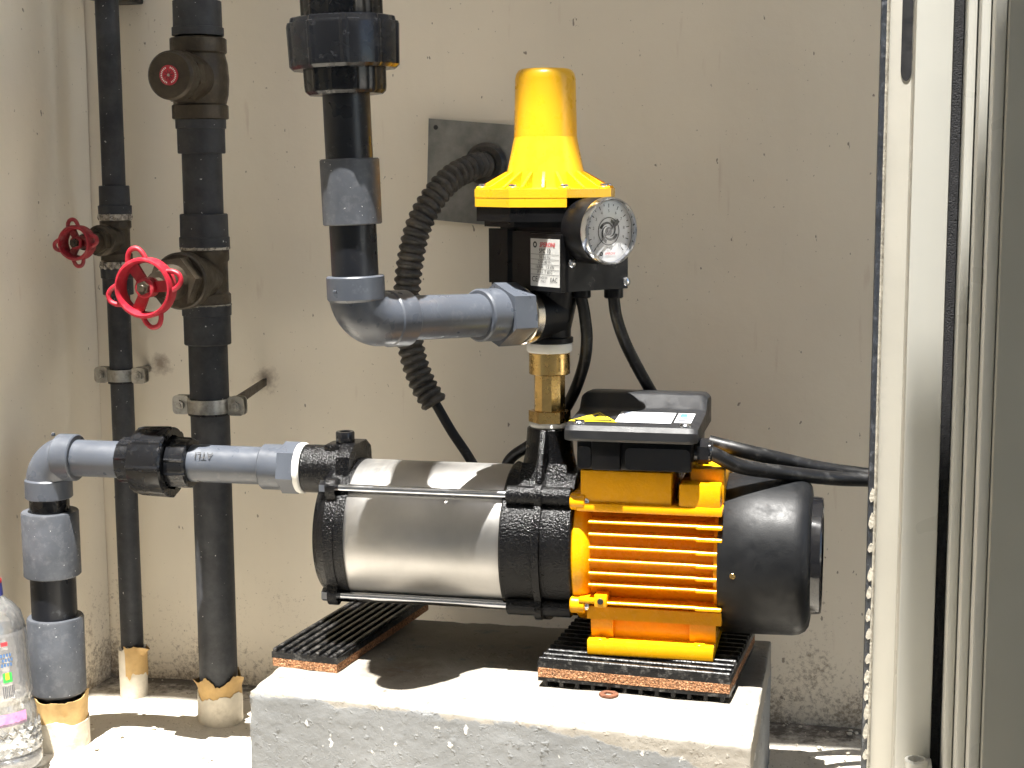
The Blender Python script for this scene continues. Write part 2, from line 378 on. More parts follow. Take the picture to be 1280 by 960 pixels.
# ================================================================ SETTING
WALL_Y = 1.437
bm = bmesh.new()      # floor: fine near the pump, one sheet to the horizon
xs = [-200, -20, -3] + [-.9+.02*i for i in range(61)] + [3, 20, 200]
ys = [-200, -20, -3, 0, .6] + [.9+.02*i for i in range(31)] + [3, 20, 200]
g = [[bm.verts.new((x, y, .004*noise.noise(Vector((x*9, y*9, 3)))+.0012*noise.noise(Vector((x*60, y*60, 1))) if -.9 <= x <= .3 and .9 <= y <= 1.5 else 0)) for y in ys] for x in xs]
for i in range(len(xs)-1):
    for j in range(len(ys)-1): bm.faces.new((g[i][j], g[i+1][j], g[i+1][j+1], g[i][j+1]))
ground = obj('ground', bm, 'floor_screed'); ground['kind'] = 'structure'

def wavy_slab(bm, p0, p1, z0, z1, th, nx, nz, amp):
    """upright plastered slab from p0 to p1 (plan points), front face gently uneven"""
    p0, p1 = Vector((*p0, 0)), Vector((*p1, 0)); d = (p1-p0); n = Vector((d.y, -d.x, 0)).normalized()
    F = [[bm.verts.new(p0 + d*i/nx + Z*(z0+(z1-z0)*k/nz) + n*amp*noise.noise(Vector((i/nx*d.length*5, k/nz*(z1-z0)*5, p0.x)))) for k in range(nz+1)] for i in range(nx+1)]
    for i in range(nx):
        for k in range(nz): bm.faces.new((F[i][k], F[i+1][k], F[i+1][k+1], F[i][k+1]))
    B = [bm.verts.new(q - n*th) for q in (p0+Z*z0, p1+Z*z0, p1+Z*z1, p0+Z*z1)]
    bm.faces.new(B[::-1])
    bm.faces.new([F[i][0] for i in range(nx, -1, -1)] + [B[0], B[1]])
    bm.faces.new([F[i][nz] for i in range(nx+1)] + [B[2], B[3]])
    bm.faces.new([F[0][k] for k in range(nz+1)] + [B[3], B[0]])
    bm.faces.new([F[nx][k] for k in range(nz, -1, -1)] + [B[1], B[2]])
ROOF_Z = 2.6
bm = bmesh.new(); wavy_slab(bm, (-1.0, WALL_Y), (2.2, WALL_Y), -.05, ROOF_Z-.002, .2, 90, 60, .0025)
tag(obj('back_wall', bm, 'wall_paint', ang=60), 'cream plastered wall behind the pump, speckled with dirt at its foot', 'wall')
bm = bmesh.new(); wavy_slab(bm, (-.815, .55), (-.7585, WALL_Y-.0015), -.05, ROOF_Z-.002, .2, 40, 60, .0025)
tag(obj('side_wall', bm, 'wall_paint', ang=60), 'cream plastered side wall at the left edge, meeting the wall behind the thin pipe', 'wall')
# eaves of the building above the wall, and the canopy opposite: sun reaches the yard through the slot between them
KS = math.cos(SUN_AZ)/math.tan(SUN_EL)
bm = bmesh.new(); box(bm, (-2.6, 1.374-ROOF_Z*KS, ROOF_Z), (2.6, WALL_Y+.4, ROOF_Z+.18), .004)
o = obj('roof_eaves', bm, 'roof_board'); o['kind'] = 'structure'
CAN_Z = 2.3
CX = (CAN_Z-.4)/math.tan(SUN_EL)*math.sin(SUN_AZ)
yr, yl = 1.05-(CAN_Z-.33)*KS, .86-CAN_Z*KS        # its edge steps back on the left
bm = bmesh.new(); prism(bm, [(-3, -2.05), (3, -2.05), (3, yr), (.030+CX, yr), (.030+CX, yl), (-3, yl)], (0, 0, CAN_Z), X, Y, Z, .06)
o = obj('roof_canopy', bm, 'roof_board'); o['kind'] = 'structure'

bm = bmesh.new(); box(bm, (-4, -2.4, -.05), (4, -2.1, 3.2), .004)
o = obj('opposite_building', bm, 'dark_render'); o['kind'] = 'structure'

# ---------------------------------------------------------------- concrete block
BX0, BX1, BY0, BY1, BZ = -.472, -.067, 1.082, 1.337, .112
def block(bm):
    nx, ny, nz = 200, 110, 56
    def fbm(q, f, o=4): return noise.fractal(q*f, .9, 2.1, o)
    def P(i, j, k):
        tx = i/nx; yf = 1.119-.043*tx
        x, y, z = BX0+(BX1-BX0)*tx, yf+(BY1-yf)*j/ny, BZ*k/nz
        q = Vector((x, y, z))
        ex = min(i, nx-i)/nx*(BX1-BX0); ey = min(j, ny-j)/ny*(BY1-BY0); ez = (nz-k)/nz*BZ
        d = Vector((0, 0, 0))
        # worn, chipped arrises: radius changes along the edge
        left = max(0, 1-(x-BX0)/.06)
        rr = max(.0010, .0018+.0032*fbm(q, 45, 3)+.005*left)
        if i == 0 or i == nx: inw = Vector((1 if i == 0 else -1, 0, 0))
        else: inw = Vector((0, 0, 0))
        near = [(ex, Vector((1 if x < (BX0+BX1)/2 else -1, 0, 0))), (ey, Vector((0, 1 if y < (BY0+BY1)/2 else -1, 0))), (ez, Vector((0, 0, -1)))]
        near.sort(key=lambda t: t[0])
        if near[1][0] < rr:
            u, v = near[0][0], near[1][0]         # fold the corner onto a circle of radius rr
            a_, b_ = rr-u, rr-v; l = math.hypot(a_, b_)
            if l > rr:
                f = 1-rr/l; d += near[0][1]*a_*f + near[1][1]*b_*f
            if near[2][0] < rr: d += near[2][1]*(rr-near[2][0])*.3
        q = q+d
        amp = 1.0
        nrm = Vector((0, 0, 0))
        if ez == 0: nrm += Z
        if ey == 0: nrm += Y*(-1 if j == 0 else 1)
        if ex == 0: nrm += X*(-1 if i == 0 else 1)
        r_ = .0004*fbm(q, 20, 5)+.00022*fbm(q, 140, 3) if ez > 0 or ey == 0 else .0007*fbm(q, 30, 4)
        # blisters and flaked scabs of paint on the upright faces
        if ez > .004:
            fl = fbm(q+Vector((3, 1, 2)), 34, 3)
            r_ += .00030*min(1, max(0, (fl-.15)*14)) - .0005*min(1, max(0, (fbm(q, 85, 2)-.72)*8))
            r_ += .0010*max(0, fbm(q+Vector((7, 7, 7)), 120, 2)-.60)*4
        return q + nrm*r_
    cache = {}
    def Vt(i, j, k):
        if (i, j, k) not in cache: cache[i, j, k] = bm.verts.new(P(i, j, k))
        return cache[i, j, k]
    for i in range(nx):
        for j in range(ny): bm.faces.new((Vt(i, j, nz), Vt(i+1, j, nz), Vt(i+1, j+1, nz), Vt(i, j+1, nz)))
    for k in range(nz):
        for i in range(nx):
            bm.faces.new((Vt(i, 0, k), Vt(i+1, 0, k), Vt(i+1, 0, k+1), Vt(i, 0, k+1)))
            bm.faces.new((Vt(i+1, ny, k), Vt(i, ny, k), Vt(i, ny, k+1), Vt(i+1, ny, k+1)))
        for j in range(ny):
            bm.faces.new((Vt(0, j+1, k), Vt(0, j, k), Vt(0, j, k+1), Vt(0, j+1, k+1)))
            bm.faces.new((Vt(nx, j, k), Vt(nx, j+1, k), Vt(nx, j+1, k+1), Vt(nx, j, k+1)))
bm = bmesh.new(); block(bm)
tag(obj('concrete_block', bm, 'block_concrete', ang=70, origin=(-.27, 1.21, 0)), 'low rough concrete block with flaking grey paint carrying the pump', 'concrete block')

# ---------------------------------------------------------------- anti-vibration pads
def pad_matrix(c, rot): return Matrix.Translation(Vector(c)) @ Matrix.Rotation(rot, 4, 'Z')
def ragged_layer(bm, M, hx, hy, z0, z1, amp, n=26):
    pts = []
    for (a, b) in (((-hx, -hy), (hx, -hy)), ((hx, -hy), (hx, hy)), ((hx, hy), (-hx, hy)), ((-hx, hy), (-hx, -hy))):
        for k in range(n):
            t = k/n; x, y = a[0]+(b[0]-a[0])*t, a[1]+(b[1]-a[1])*t
            pts.append((x+amp*noise.noise(Vector((x*300, y*300, z0*99))), y+amp*noise.noise(Vector((x*300, y*300, z0*99+7)))))
    A = [bm.verts.new(M @ Vector((x, y, z0))) for x, y in pts]; B = [bm.verts.new(M @ Vector((x, y, z1))) for x, y in pts]
    bm.faces.new(A[::-1]); bm.faces.new(B)
    for i in range(len(pts)): j = (i+1) % len(pts); bm.faces.new((A[i], A[j], B[j], B[i]))
# left one: ribs run away from the viewer
M1 = pad_matrix((-.4325, 1.2735, BZ), R(-7.0))
p1 = thing('vibration_pad', 'ribbed black rubber and cork pad lying under the inlet end of the steel barrel', 'rubber pad', (-.4325, 1.2735, BZ), 'ribbed rubber and cork pads')
part('cork_layer', 'cork', p1, lambda b: ragged_layer(b, M1, .0300, .0985, .0005, .0075, .0006))
part('rubber_layer', 'rubber', p1, lambda b: ragged_layer(b, M1, .0304, .0985, .0076, .0128, .0003))
for k in range(8):
    x = -.0278+.00795*k
    part('rib', 'rubber', p1, lambda b: box(b, (x-.0019, -.0982, .0124), (x+.0019, .0982, .0160), .0007, M1, 1))
# right one: ribs run across
M2 = pad_matrix((-.162, 1.2375, BZ), R(-4.2))
p2 = thing('vibration_pad', 'ribbed black rubber and cork pad squeezed under the yellow motor foot', 'rubber pad', (-.162, 1.2375, BZ), 'ribbed rubber and cork pads')
HX, HY = .0775, .0690
part('rubber_sole', 'rubber', p2, lambda b: ragged_layer(b, M2, HX, HY, .0052, .0084, .0003))
for k in range(12):
    x = -HX+.006+.0130*k
    for row in range(2):
        part('nub', 'rubber', p2, lambda b: cyl(b, M2 @ Vector((x+(.0065 if row else 0) - (.003 if row else 0), -HY+.0030+row*.012, 0)), Z, .0004, .0056, .0021, 8, .0004))
part('nub_field', 'rubber', p2, lambda b: [cyl(b, M2 @ Vector((-HX+.006+.013*i, -HY+.028+.013*j, 0)), Z, .0004, .0056, .0021, 6, .0003) for i in range(12) for j in range(8)])['kind'] = 'stuff'
part('cork_layer', 'cork', p2, lambda b: ragged_layer(b, M2, HX, HY+.0004, .0085, .0160, .0007))
part('rubber_layer', 'rubber', p2, lambda b: ragged_layer(b, M2, HX+.0004, HY, .0161, .0212, .0003))
for k in range(13):
    y = -HY+.0022+.0112*k
    part('rib', 'rubber', p2, lambda b: box(b, (-HX+.0005+.0004*(k % 3), y-.0018, .0208), (HX-.0003*(k % 2), y+.0018, .0246), .0006, M2, 1))

# ================================================================ PUMP
PY_, PZ_ = 1.25, .2165
PC = Vector((0, PY_, PZ_))                       # a point on the pump axis (axis = X)
pump = thing('water_pump', 'horizontal multistage water pump with steel barrel and yellow finned motor on the block', 'water pump', (-.16, PY_, .137))
# barrel
part('barrel', 'stainless', pump, lambda b: lathe(b, [(-.4185, .050), (-.4185, .0605), (-.4165, .0618), (-.2785, .0618), (-.2765, .0605), (-.2765, .050)], PC, X, 96), ang=60)
# suction cover: ring, rounded-square plate with four ears, shallow dome
def ear_outline(r, er, ed, n=14):
    """circle r with round ears er at distance ed on the diagonals"""
    pts = []
    for k in range(360//3):
        a = R(k*3); d = Vector((math.cos(a), math.sin(a))); best = r
        for q in range(4):
            c = Vector((math.cos(R(45+90*q)), math.sin(R(45+90*q))))*ed
            bq = d.dot(c); disc = bq*bq-(ed*ed-er*er)
            if disc > 0: best = max(best, bq+math.sqrt(disc))
        pts.append((d.x*best, d.y*best))
    return pts
part('suction_cover', 'cast_black', pump, lambda b: (
    prism(b, ear_outline(.0630, .0085, .0655), PC+X*-.4305, Y, Z, X, .0085, .0012),
    lathe(b, [(-.4222, .0622), (-.4130, .0632), (-.4130, .0612), (-.4180, .0610)], PC, X, 72),
    lathe(b, [(-.4300, .0612), (-.4370, .0590), (-.4425, .0540), (-.4440, .048), (-.4445, 0)], PC, X, 72)))
IZ = .2690                                       # height of the suction pipe
part('suction_port', 'cast_black', pump, lambda b: (
    lathe(b, [(-.4660, 0), (-.4660, .0200), (-.4650, .0210), (-.4500, .0210), (-.4400, .0212), (-.4250, .0225), (-.4225, .0225), (-.4225, 0)], (0, PY_, IZ), X, 48),
    box(b, (-.4460, PY_-.0115, IZ+.010), (-.4180, PY_+.0115, IZ+.0235), .0022),
    prism(b, [(-.0335, -.005), (-.030, .0165), (-.017, .0245), (.017, .0245), (.030, .0165), (.0335, -.005)], (-.4285, PY_, IZ), Y, Z, X, .012, .002)))
part('filler_plug', 'plastic_black_gloss', pump, lambda b: lathe(b, [(.0225, .0078), (.0235, .0082), (.0328, .0082), (.0338, .0076), (.0338, .0050), (.0300, .0046), (.0300, 0)], (-.4300, PY_, IZ), Z, 28, rf=lambda i: 1 if i % 2 else .97))
# tie rods with hex heads
RD = .0655
for q, (sy, sz) in enumerate(((-1, 1), (-1, -1), (1, 1), (1, -1))):
    c = PC + Vector((0, sy*RD*.7071, sz*RD*.7071))
    rod = part('tie_rod', 'zinc', pump, lambda b: cyl(b, c, X, -.4225, -.2690, .0033, 20, .0004))
    part('hex_head', 'zinc', rod, lambda b: (hexnut(b, c, X, -.4365, -.4308, .0058), cyl(b, c, X, -.4310, -.4303, .0072, 20, .0002)))
# discharge casing: drum, mid flange with ears, lugs, vertical neck
def lugs(b, x0, x1, r):
    for sy in (-1, 1):
        for sz in (-1, 1): cyl(b, PC + Vector((0, sy*RD*.7071, sz*RD*.7071)), X, x0, x1, r, 20, .0012)
part('discharge_casing', 'cast_black', pump, lambda b: (
    lathe(b, [(-.2800, .0600), (-.2800, .0632), (-.2785, .0645), (-.2765, .0640), (-.2740, .0632), (-.2220, .0632), (-.2205, .0620), (-.2205, 0)], PC, X, 84),
    lugs(b, -.2760, -.2215, .0078),
    prism(b, ear_outline(.0680, .0105, .0660), PC+X*-.2515, Y, Z, X, .0055, .0015)))
NX = -.2495
part('discharge_neck', 'cast_black', pump, lambda b: (
    lathe(b, [(.2450, .0290), (.2680, .0270), (.2800, .0228), (.2900, .0205), (.3060, .0192), (.3115, .0188), (.3125, .0178), (.3125, 0)], (NX, PY_, 0), Z, 40),
    prism(b, [(-.0215, 0), (.0215, 0), (.0185, .030), (-.0185, .030)], (NX, PY_-.0365, .2580), X, (Y*.45+Z).normalized(), (Y-Z*.45).normalized(), .03, .003),
    box(b, (NX-.0028, PY_-.046, .250), (NX+.0028, PY_-.010, .2960), .0018, Matrix.Translation((NX, PY_, .27)) @ Matrix.Rotation(R(-28), 4, 'X') @ Matrix.Translation((-NX, -PY_, -.27)))))
# motor
MZ = .2130
MC = Vector((0, PY_, MZ))
motor = part('motor_housing', 'motor_paint', pump, lambda b: (
    lathe(b, [(-.2204, 0), (-.2204, .0600), (-.2190, .0618), (-.2140, .0618), (-.2110, .0600), (-.2070, .0560), (-.2060, .0540), (-.1010, .0540), (-.1010, 0)], MC, X, 72),
    lathe(b, [(-.1060, 0), (-.1060, .0600), (-.0995, .0610), (-.0990, .0600), (-.0990, 0)], MC, X, 60)))
# lower and upper ledges that box in the fins
for s in (-1, 1):
    yf = PY_ + s*.0600
    part('ledge', 'motor_paint', pump, lambda b: box(b, (-.2160, min(yf, PY_+s*.030), .2545), (-.0995, max(yf, PY_+s*.030), .2615), .0012))
    part('ledge', 'motor_paint', pump, lambda b: prism(b, [(0, 0), (.1085, 0), (.1085, .0105), (0, .0105)], (-.2080, PY_+s*.0555, .1650), X, Z, Y*-s, .028, .0010))
finz = (.2462, .2362, .2252, .2146, .2042, .1946, .1800)
fin_me = None
for s in (-1, 1):
    for k, z in enumerate(finz):
        yf = PY_ + s*.0610
        if fin_me is None or True:
            fo = part('fin', 'motor_paint', pump, lambda b: (
                box(b, (-.2062, min(yf, PY_+s*.036), z-.0011), (-.1170, max(yf, PY_+s*.036), z+.0011), .0006, None, 1),
                box(b, (-.1200, min(yf+s*.0008, PY_+s*.036), z-.0021), (-.0992, max(yf+s*.0008, PY_+s*.036), z+.0010), .0006, None, 1)))
# pedestal and foot
part('pedestal', 'motor_paint', pump, lambda b: (
    box(b, (-.2030, PY_-.0475, .1480), (-.1060, PY_+.0475, .1670), .001),
    [prism(b, [(-.0500, .1484), (-.0535, .1600), (-.0535, .1675), (.0535, .1675), (.0535, .1600), (.0500, .1484)], (x0, PY_, 0), Y, Z, X, x1-x0, .0008) for x0, x1 in ((-.2050, -.1870), (-.1250, -.1040))]))
foot = part('foot', 'motor_paint_edge', pump, lambda b: (
    box(b, (-.2070, PY_-.0610, .1366), (-.1050, PY_+.0610, .1488), .0012)))
for fx in (-.1965, -.1165):
    for s in (-1, 1):
        part('bolt_hole', 'motor_paint', foot, lambda b: cyl(b, (fx, PY_+s*.0560, .1486), Z, 0, .0012, .0046, 20, .0002))
# lugs with screws on the end shield
for sy in (-1, 1):
    for sz, zz in ((1, .2615), (-1, .1760)):
        c = Vector((0, PY_+sy*.0540, zz))
        lug = part('lug', 'motor_paint', pump, lambda b: (cyl(b, c, X, -.2215, -.2090, .0070, 24, .001), box(b, (-.2210, min(c.y, PY_+sy*.03), zz-.006), (-.2100, max(c.y, PY_+sy*.03), zz+.006), .001)))
        part('screw', 'zinc', lug, lambda b: lathe(b, [(-.2092, .0046), (-.2075, .0046), (-.2060, .0036), (-.2054, 0)], c+Y*sy*.0005, X, 16))
earth = part('earth_terminal', 'motor_paint', pump, lambda b: (box(b, (-.2010, PY_-.0625, .1765), (-.1905, PY_-.045, .1870), .001), box(b, (-.2140, PY_-.0612, .1795), (-.1990, PY_-.045, .1835), .0008)))
part('screw', 'ink_black', earth, lambda b: cyl(b, (-.1958, PY_-.0620, .1818), Y*-1, 0, .0012, .0025, 16, .0002))
# terminal box seat and the raised yellow shoulder behind it
part('box_seat', 'motor_paint', pump, lambda b: (
    box(b, (-.2130, PY_-.0575, .2600), (-.1400, PY_+.050, .2880), .0012),
    box(b, (-.1340, PY_-.0590, .2600), (-.1010, PY_+.050, .2800), .0020),
    box(b, (-.1270, PY_-.0450, .2600), (-.0992, PY_+.045, .2905), .0025)))
# fan cover
fan = part('fan_cover', 'fan_black', pump, lambda b: lathe(b, [(-.1030, .0615), (-.1030, .0645), (-.1020, .0655), (-.0700, .0654), (-.0450, .0648), (-.0395, .0638), (-.0350, .0612), (-.0322, .0570), (-.0312, .0510), (-.0310, .0450), (-.0340, .0445), (-.0340, 0)], MC+Z*-.001, X, 84), ang=50)
part('grille_ring', 'plastic_black_gloss', fan, lambda b: lathe(b, [(-.0325, .0430), (-.0325, .0482), (-.0240, .0475), (-.0228, .0465), (-.0228, .0440), (-.0300, .0430)], MC, X, 72))
for k in range(14):
    a = 2*math.pi*k/14
    d = Vector((0, math.cos(a), math.sin(a)))
    part('grille_bar', 'plastic_black_gloss', fan, lambda b: tube(b, [MC+X*-.0265+d*.010, MC+X*-.0262+d*.028, MC+X*-.0262+d*.0442], .0011, 6))
part('grille_hub', 'plastic_black_gloss', fan, lambda b: lathe(b, [(-.0330, .0125), (-.0250, .0125), (-.0240, .0115), (-.0240, 0)], MC, X, 24))
part('grille_circle', 'plastic_black_gloss', fan, lambda b: lathe(b, [(-.0270, .0270), (-.0250, .0270), (-.0250, .0292), (-.0270, .0292), (-.0270, .0270)], MC, X, 40))
part('screw_hole', 'brass', fan, lambda b: cyl(b, (-.0905, PY_-.0652, MZ-.004), Y*-1, -.001, .0006, .0024, 14, .0003))
# terminal box
tb = part('terminal_box', 'plastic_black', pump, lambda b: (
    box(b, (-.2150, 1.1850, .2895), (-.1230, 1.2860, .3160), .0035),
    box(b, (-.2020, 1.1795, .2905), (-.1790, 1.19, .3150), .0015)))
part('front_panel', 'plastic_black_gloss', tb, lambda b: prism(b, rrect(.0255, .0088, .004), (-.1500, 1.1853, .3000), X, Z, Y*-1, .0022, .0006))
part('front_panel', 'plastic_black_gloss', tb, lambda b: prism(b, rrect(.0055, .0088, .003), (-.2085, 1.1853, .3000), X, Z, Y*-1, .0022, .0006))
def lidprof(): return [(1.2960, .3140), (1.1770, .3140), (1.1760, .3160), (1.1765, .3225), (1.1810, .3260), (1.2430, .3300), (1.2480, .3315), (1.2580, .3405), (1.2620, .3420), (1.2900, .3400), (1.2950, .3370)]
def lid(b):
    prof = lidprof(); x0, x1 = -.2235, -.1185; n = 14
    xs_ = [x0, x0+.0015, x0+.004] + [x0+.008+(x1-x0-.016)*i/6 for i in range(7)] + [x1-.004, x1-.0015, x1]
    cy, cz = 1.236, .318
    rings = []
    for x in xs_:
        e = min(x-x0, x1-x); s = 0 if e > .006 else (1-e/.006)**2
        rings.append([b.verts.new((x, cy+(y-cy)*(1-.055*s), cz+(z-cz)*(1-.16*s))) for y, z in prof])
    k = len(prof)
    for A, B in zip(rings, rings[1:]):
        for i in range(k): b.faces.new((A[i], A[(i+1) % k], B[(i+1) % k], B[i]))
    b.faces.new(rings[0]); b.faces.new(rings[-1][::-1])
lo_ = part('lid', 'lid_black', tb, lid, ang=28)
for sx, sy in ((-.2130, 1.1885), (-.1290, 1.1885)):
    part('screw', 'zinc', lo_, lambda b: lathe(b, [(.3255, .0052), (.3272, .0050), (.3284, .0038), (.3284, .0018), (.3274, .0016), (.3274, 0)], (sx, sy, 0), Z, 20))
# stickers on the sloping part of the lid: local frame on that plane
so = Vector((-.171, 1.2120, .3280)); sx_, sy_ = X, (Vector((0, 1.2430, .3300))-Vector((0, 1.1810, .3260))).normalized()
def sticker(name, m, u0, u1, v0, v1, lift=.0006):
    return part(name, m, lo_, lambda b: quad(b, so, sx_, sy_, u0, u1, v0, v1, lift))
sticker('rating_label', 'label_white', -.0150, .0300, -.0185, .0200)
for r in range(7):
    w = (.040, .026, .034, .020, .037, .030, .024)[r]
    for q in range(3 if r % 2 else 4):
        u = -.0130+q*.0108+.001*(r % 3); ww = (.006, .008, .005, .009)[(q+r) % 4]
        if u+ww < .028: sticker('print_line', ('ink_pale_blue', 'ink_grey', 'ink_pale_blue')[(r+q) % 3], u, u+ww, .0155-.0052*r, .0175-.0052*r, .0009)
sticker('small_label', 'label_white', .0320, .0455, -.0150, .0195)
sticker('print_block', 'ink_blue', .0345, .0400, .0040, .0165, .0009); sticker('print_block', 'ink_pale_blue', .0362, .0425, -.0010, .0060, .0010)
sticker('print_line', 'ink_grey', .0345, .0405, -.0085, -.0055, .0009)
def tri(name, m, s, lift):
    c = (-.0335, -.005)
    part(name, m, lo_, lambda b: b.faces.new([b.verts.new(so + sx_*(c[0]+s*x) + sy_*(c[1]+s*y) + sx_.cross(sy_)*lift) for x, y in ((-.0165, -.0125), (.0185, -.0125), (.001, .0185))]))
tri('warning_sign', 'ink_yellow', 1.12, .0006); tri('warning_border', 'ink_black', .95, .0009); tri('warning_field', 'ink_yellow', .78, .0012)
part('warning_bolt', 'ink_black', lo_, lambda b: b.faces.new([b.verts.new(so + sx_*(-.0325+x) + sy_*(-.005+y) + sx_.cross(sy_)*.0015) for x, y in ((.000, .009), (-.003, .001), (-.0005, .0015), (-.0015, -.006), (.0028, .0035), (.0005, .003), (.0028, .009))]))
text('SPERONI', .006, (-.150, 1.2760, .3411), X, Vector((0, 1, -.07)).normalized(), 'lid_black', lo_, 'embossed_text', lift=.0004)
# cable gland
gl_ = part('cable_gland', 'plastic_black_gloss', tb, lambda b: (cyl(b, (-.1240, 1.2030, .3045), X, 0, .0045, .0092, 24, .0006), hexnut(b, (-.1200, 1.2030, .3045), X, 0, .0085, .0105), cyl(b, (-.1120, 1.2030, .3045), X, -.001, .003, .0085, 24, .001)))

# ================================================================ PRESSURE CONTROLLER
ON = Vector((-.559, -.829, 0)).normalized()       # the way the outlet points
GN = Vector((math.sin(R(50)), -math.cos(R(50)), 0))   # the way the gauge faces
GR = (-GN).cross(Z)                              # right-hand direction on the gauge face
CC = Vector((-.2525, PY_, 0))                    # axis of the controller head
BO = -GR; CB = CC + Vector((.012, .003, 0))       # label side of the body, and its centre
ctl = thing('pressure_controller', 'black electronic pump controller with tall yellow cap and dial gauge above the brass fitting', 'pump controller', (NX, PY_, .3836))
# body
def sq(h, c=.006): return [(h, -h+c), (h, h-c), (h-c, h), (-h+c, h), (-h, h-c), (-h, -h+c), (-h+c, -h), (h-c, -h)]
def brect(b, u0, u1, v0, v1, z0, z1, bev, c=.004):
    prism(b, [(u0+c, v0), (u1-c, v0), (u1, v0+c), (u1, v1-c), (u1-c, v1), (u0+c, v1), (u0, v1-c), (u0, v0+c)], CB+Z*z0, GN, BO, Z, z1-z0, bev)
part('body', 'plastic_black', ctl, lambda b: (
    brect(b, -.0500, .0505, -.0330, .0372, .4300, .4765, .0016),
    brect(b, -.0430, .0440, -.0300, .0330, .4760, .4862, .001),
    brect(b, -.0498, -.0160, .0300, .0400, .4330, .4780, .002)))
part('rim', 'plastic_black', ctl, lambda b: (prism(b, ngon(8, .0585, R(22.5)), CC+Z*.4850, BO, GN*-1, Z, .0118, .001), prism(b, ngon(8, .0520, R(22.5)), CC+Z*.4805, BO, GN*-1, Z, .005, .001)))
# neck, elbowing to the outlet
OZ = .4085
part('neck', 'plastic_black', ctl, lambda b: (
    lathe(b, [(.3836, 0), (.3836, .0193), (.3842, .0198), (.3880, .0198), (.3888, .0178), (.3950, .0180), (.4150, .0225), (.4310, .0270), (.4310, 0)], (NX, PY_, 0), Z, 40),
    lathe(b, [(0, .0), (0, .0225), (.0270, .0225), (.0275, .0218), (.0275, 0)], (NX, PY_, OZ), ON, 40)))
part('outlet_ring', 'nickel', ctl, lambda b: lathe(b, [(.0270, .0180), (.0270, .0232), (.0280, .0240), (.0350, .0240), (.0358, .0232), (.0358, .0180)], (NX, PY_, OZ), ON, 48))
# yellow cap: octagonal flange, ribs, cone, bell
capb = part('cap', 'yellow_plastic', ctl, lambda b: (lathe(b, [(.5095, .0530), (.5109, .0525), (.5118, .0345), (.5150, .0335), (.5220, .0320), (.5535, .0256)], CC, Z, 64), lathe(b, [(.5530, .0258), (.5990, .0247), (.6030, .0238), (.6060, .0218), (.6072, .0190), (.6078, .0100), (.6080, 0)], CC, Z, 64)), ang=40)
def octa(h): return ngon(8, h, R(22.5))
def flange(b):
    prism(b, octa(.0600), CC+Z*.5040, BO, GN*-1, Z, .0068, .0012)
    # deeper skirt, cut away above the gauge
    pts = [q for q in octa(.0598)]
    A = [Vector((x, y)) for x, y in pts]
    for i in range(8):
        p, q = A[i], A[(i+1) % 8]; mid = (p+q)/2
        if mid.y < -.045: continue         # -GN*... side facing the gauge
        n = mid.normalized()
        poly = [p, q, q-q.normalized()*.004, p-p.normalized()*.004]
        prism(b, [(v.x, v.y) for v in poly], CC+Z*.4966, BO, GN*-1, Z, .0078, 0)
flo = part('cap_flange', 'yellow_plastic', ctl, flange)
for k in range(20):
    a = 2*math.pi*(k+.5)/20; d = Vector((math.cos(a), math.sin(a), 0)); sd_ = Vector((-d.y, d.x, 0))
    part('rib', 'yellow_plastic', ctl, lambda b: prism(b, [(.0280, .5100), (.0548, .5100), (.0548, .5124), (.0520, .5135), (.0328, .5245), (.0280, .5245)], CC-sd_*.0012, d, Z, sd_, .0024, .0004))
for k in range(8):
    a = math.atan2(BO.y, BO.x)+R(22.5+45*k); d = Vector((math.cos(a), math.sin(a), 0))
    sc_ = part('screw_boss', 'yellow_plastic', ctl, lambda b: cyl(b, CC+d*.0535, Z, .5060, .5128, .0052, 20, .0008))
    part('screw', 'zinc', sc_, lambda b: lathe(b, [(.5126, .0036), (.5140, .0034), (.5148, .0022), (.5148, 0)], CC+d*.0535, Z, 16))
# gauge
GC = CB + GN*.0505 - GR*.0130 + Z*.4780
ga = part('gauge_case', 'plastic_black', ctl, lambda b: lathe(b, [(-.004, .0), (-.004, .0250), (.004, .0262), (.0225, .0262), (.0235, .0256), (.0235, 0)], GC, GN, 64))
part('gauge_bezel', 'zinc', ga, lambda b: lathe(b, [(.0225, .0240), (.0225, .0267), (.0262, .0269), (.0290, .0262), (.0296, .0252), (.0290, .0241), (.0256, .0238)], GC, GN, 72))
part('dial', 'gauge_white', ga, lambda b: lathe(b, [(.0236, .0245), (.0246, .0243), (.0246, 0)], GC, GN, 64))
part('glass', 'gauge_glass', ga, lambda b: lathe(b, [(.0278, .0243), (.0286, .015), (.0288, 0)], GC, GN, 48))
DO = GC + GN*.0247
def ring(b, o, r0, r1, a0, a1, n, lift, r0b=None, r1b=None):
    """flat arc between radii (which may drift along the arc) on the dial"""
    nrm = GR.cross(Z); A, B = [], []
    for i in range(n+1):
        t = i/n; a = a0+(a1-a0)*t; d = GR*math.cos(a)+Z*math.sin(a)
        ra = r0+((r0b if r0b is not None else r0)-r0)*t; rb = r1+((r1b if r1b is not None else r1)-r1)*t
        A.append(b.verts.new(o+d*ra+nrm*lift)); B.append(b.verts.new(o+d*rb+nrm*lift))
    for i in range(n): b.faces.new((A[i], A[i+1], B[i+1], B[i]))
part('dial_emblem', 'ink_black', ga, lambda b: (ring(b, DO, .0103, .0110, 0, 2*math.pi, 48, .0002),
    [ring(b, DO, .0040, .0046, R(q*90+20), R(q*90+165), 14, .0002, .0072, .0098) for q in range(4)], ring(b, DO, .0015, .0034, 0, 2*math.pi, 24, .0002)))
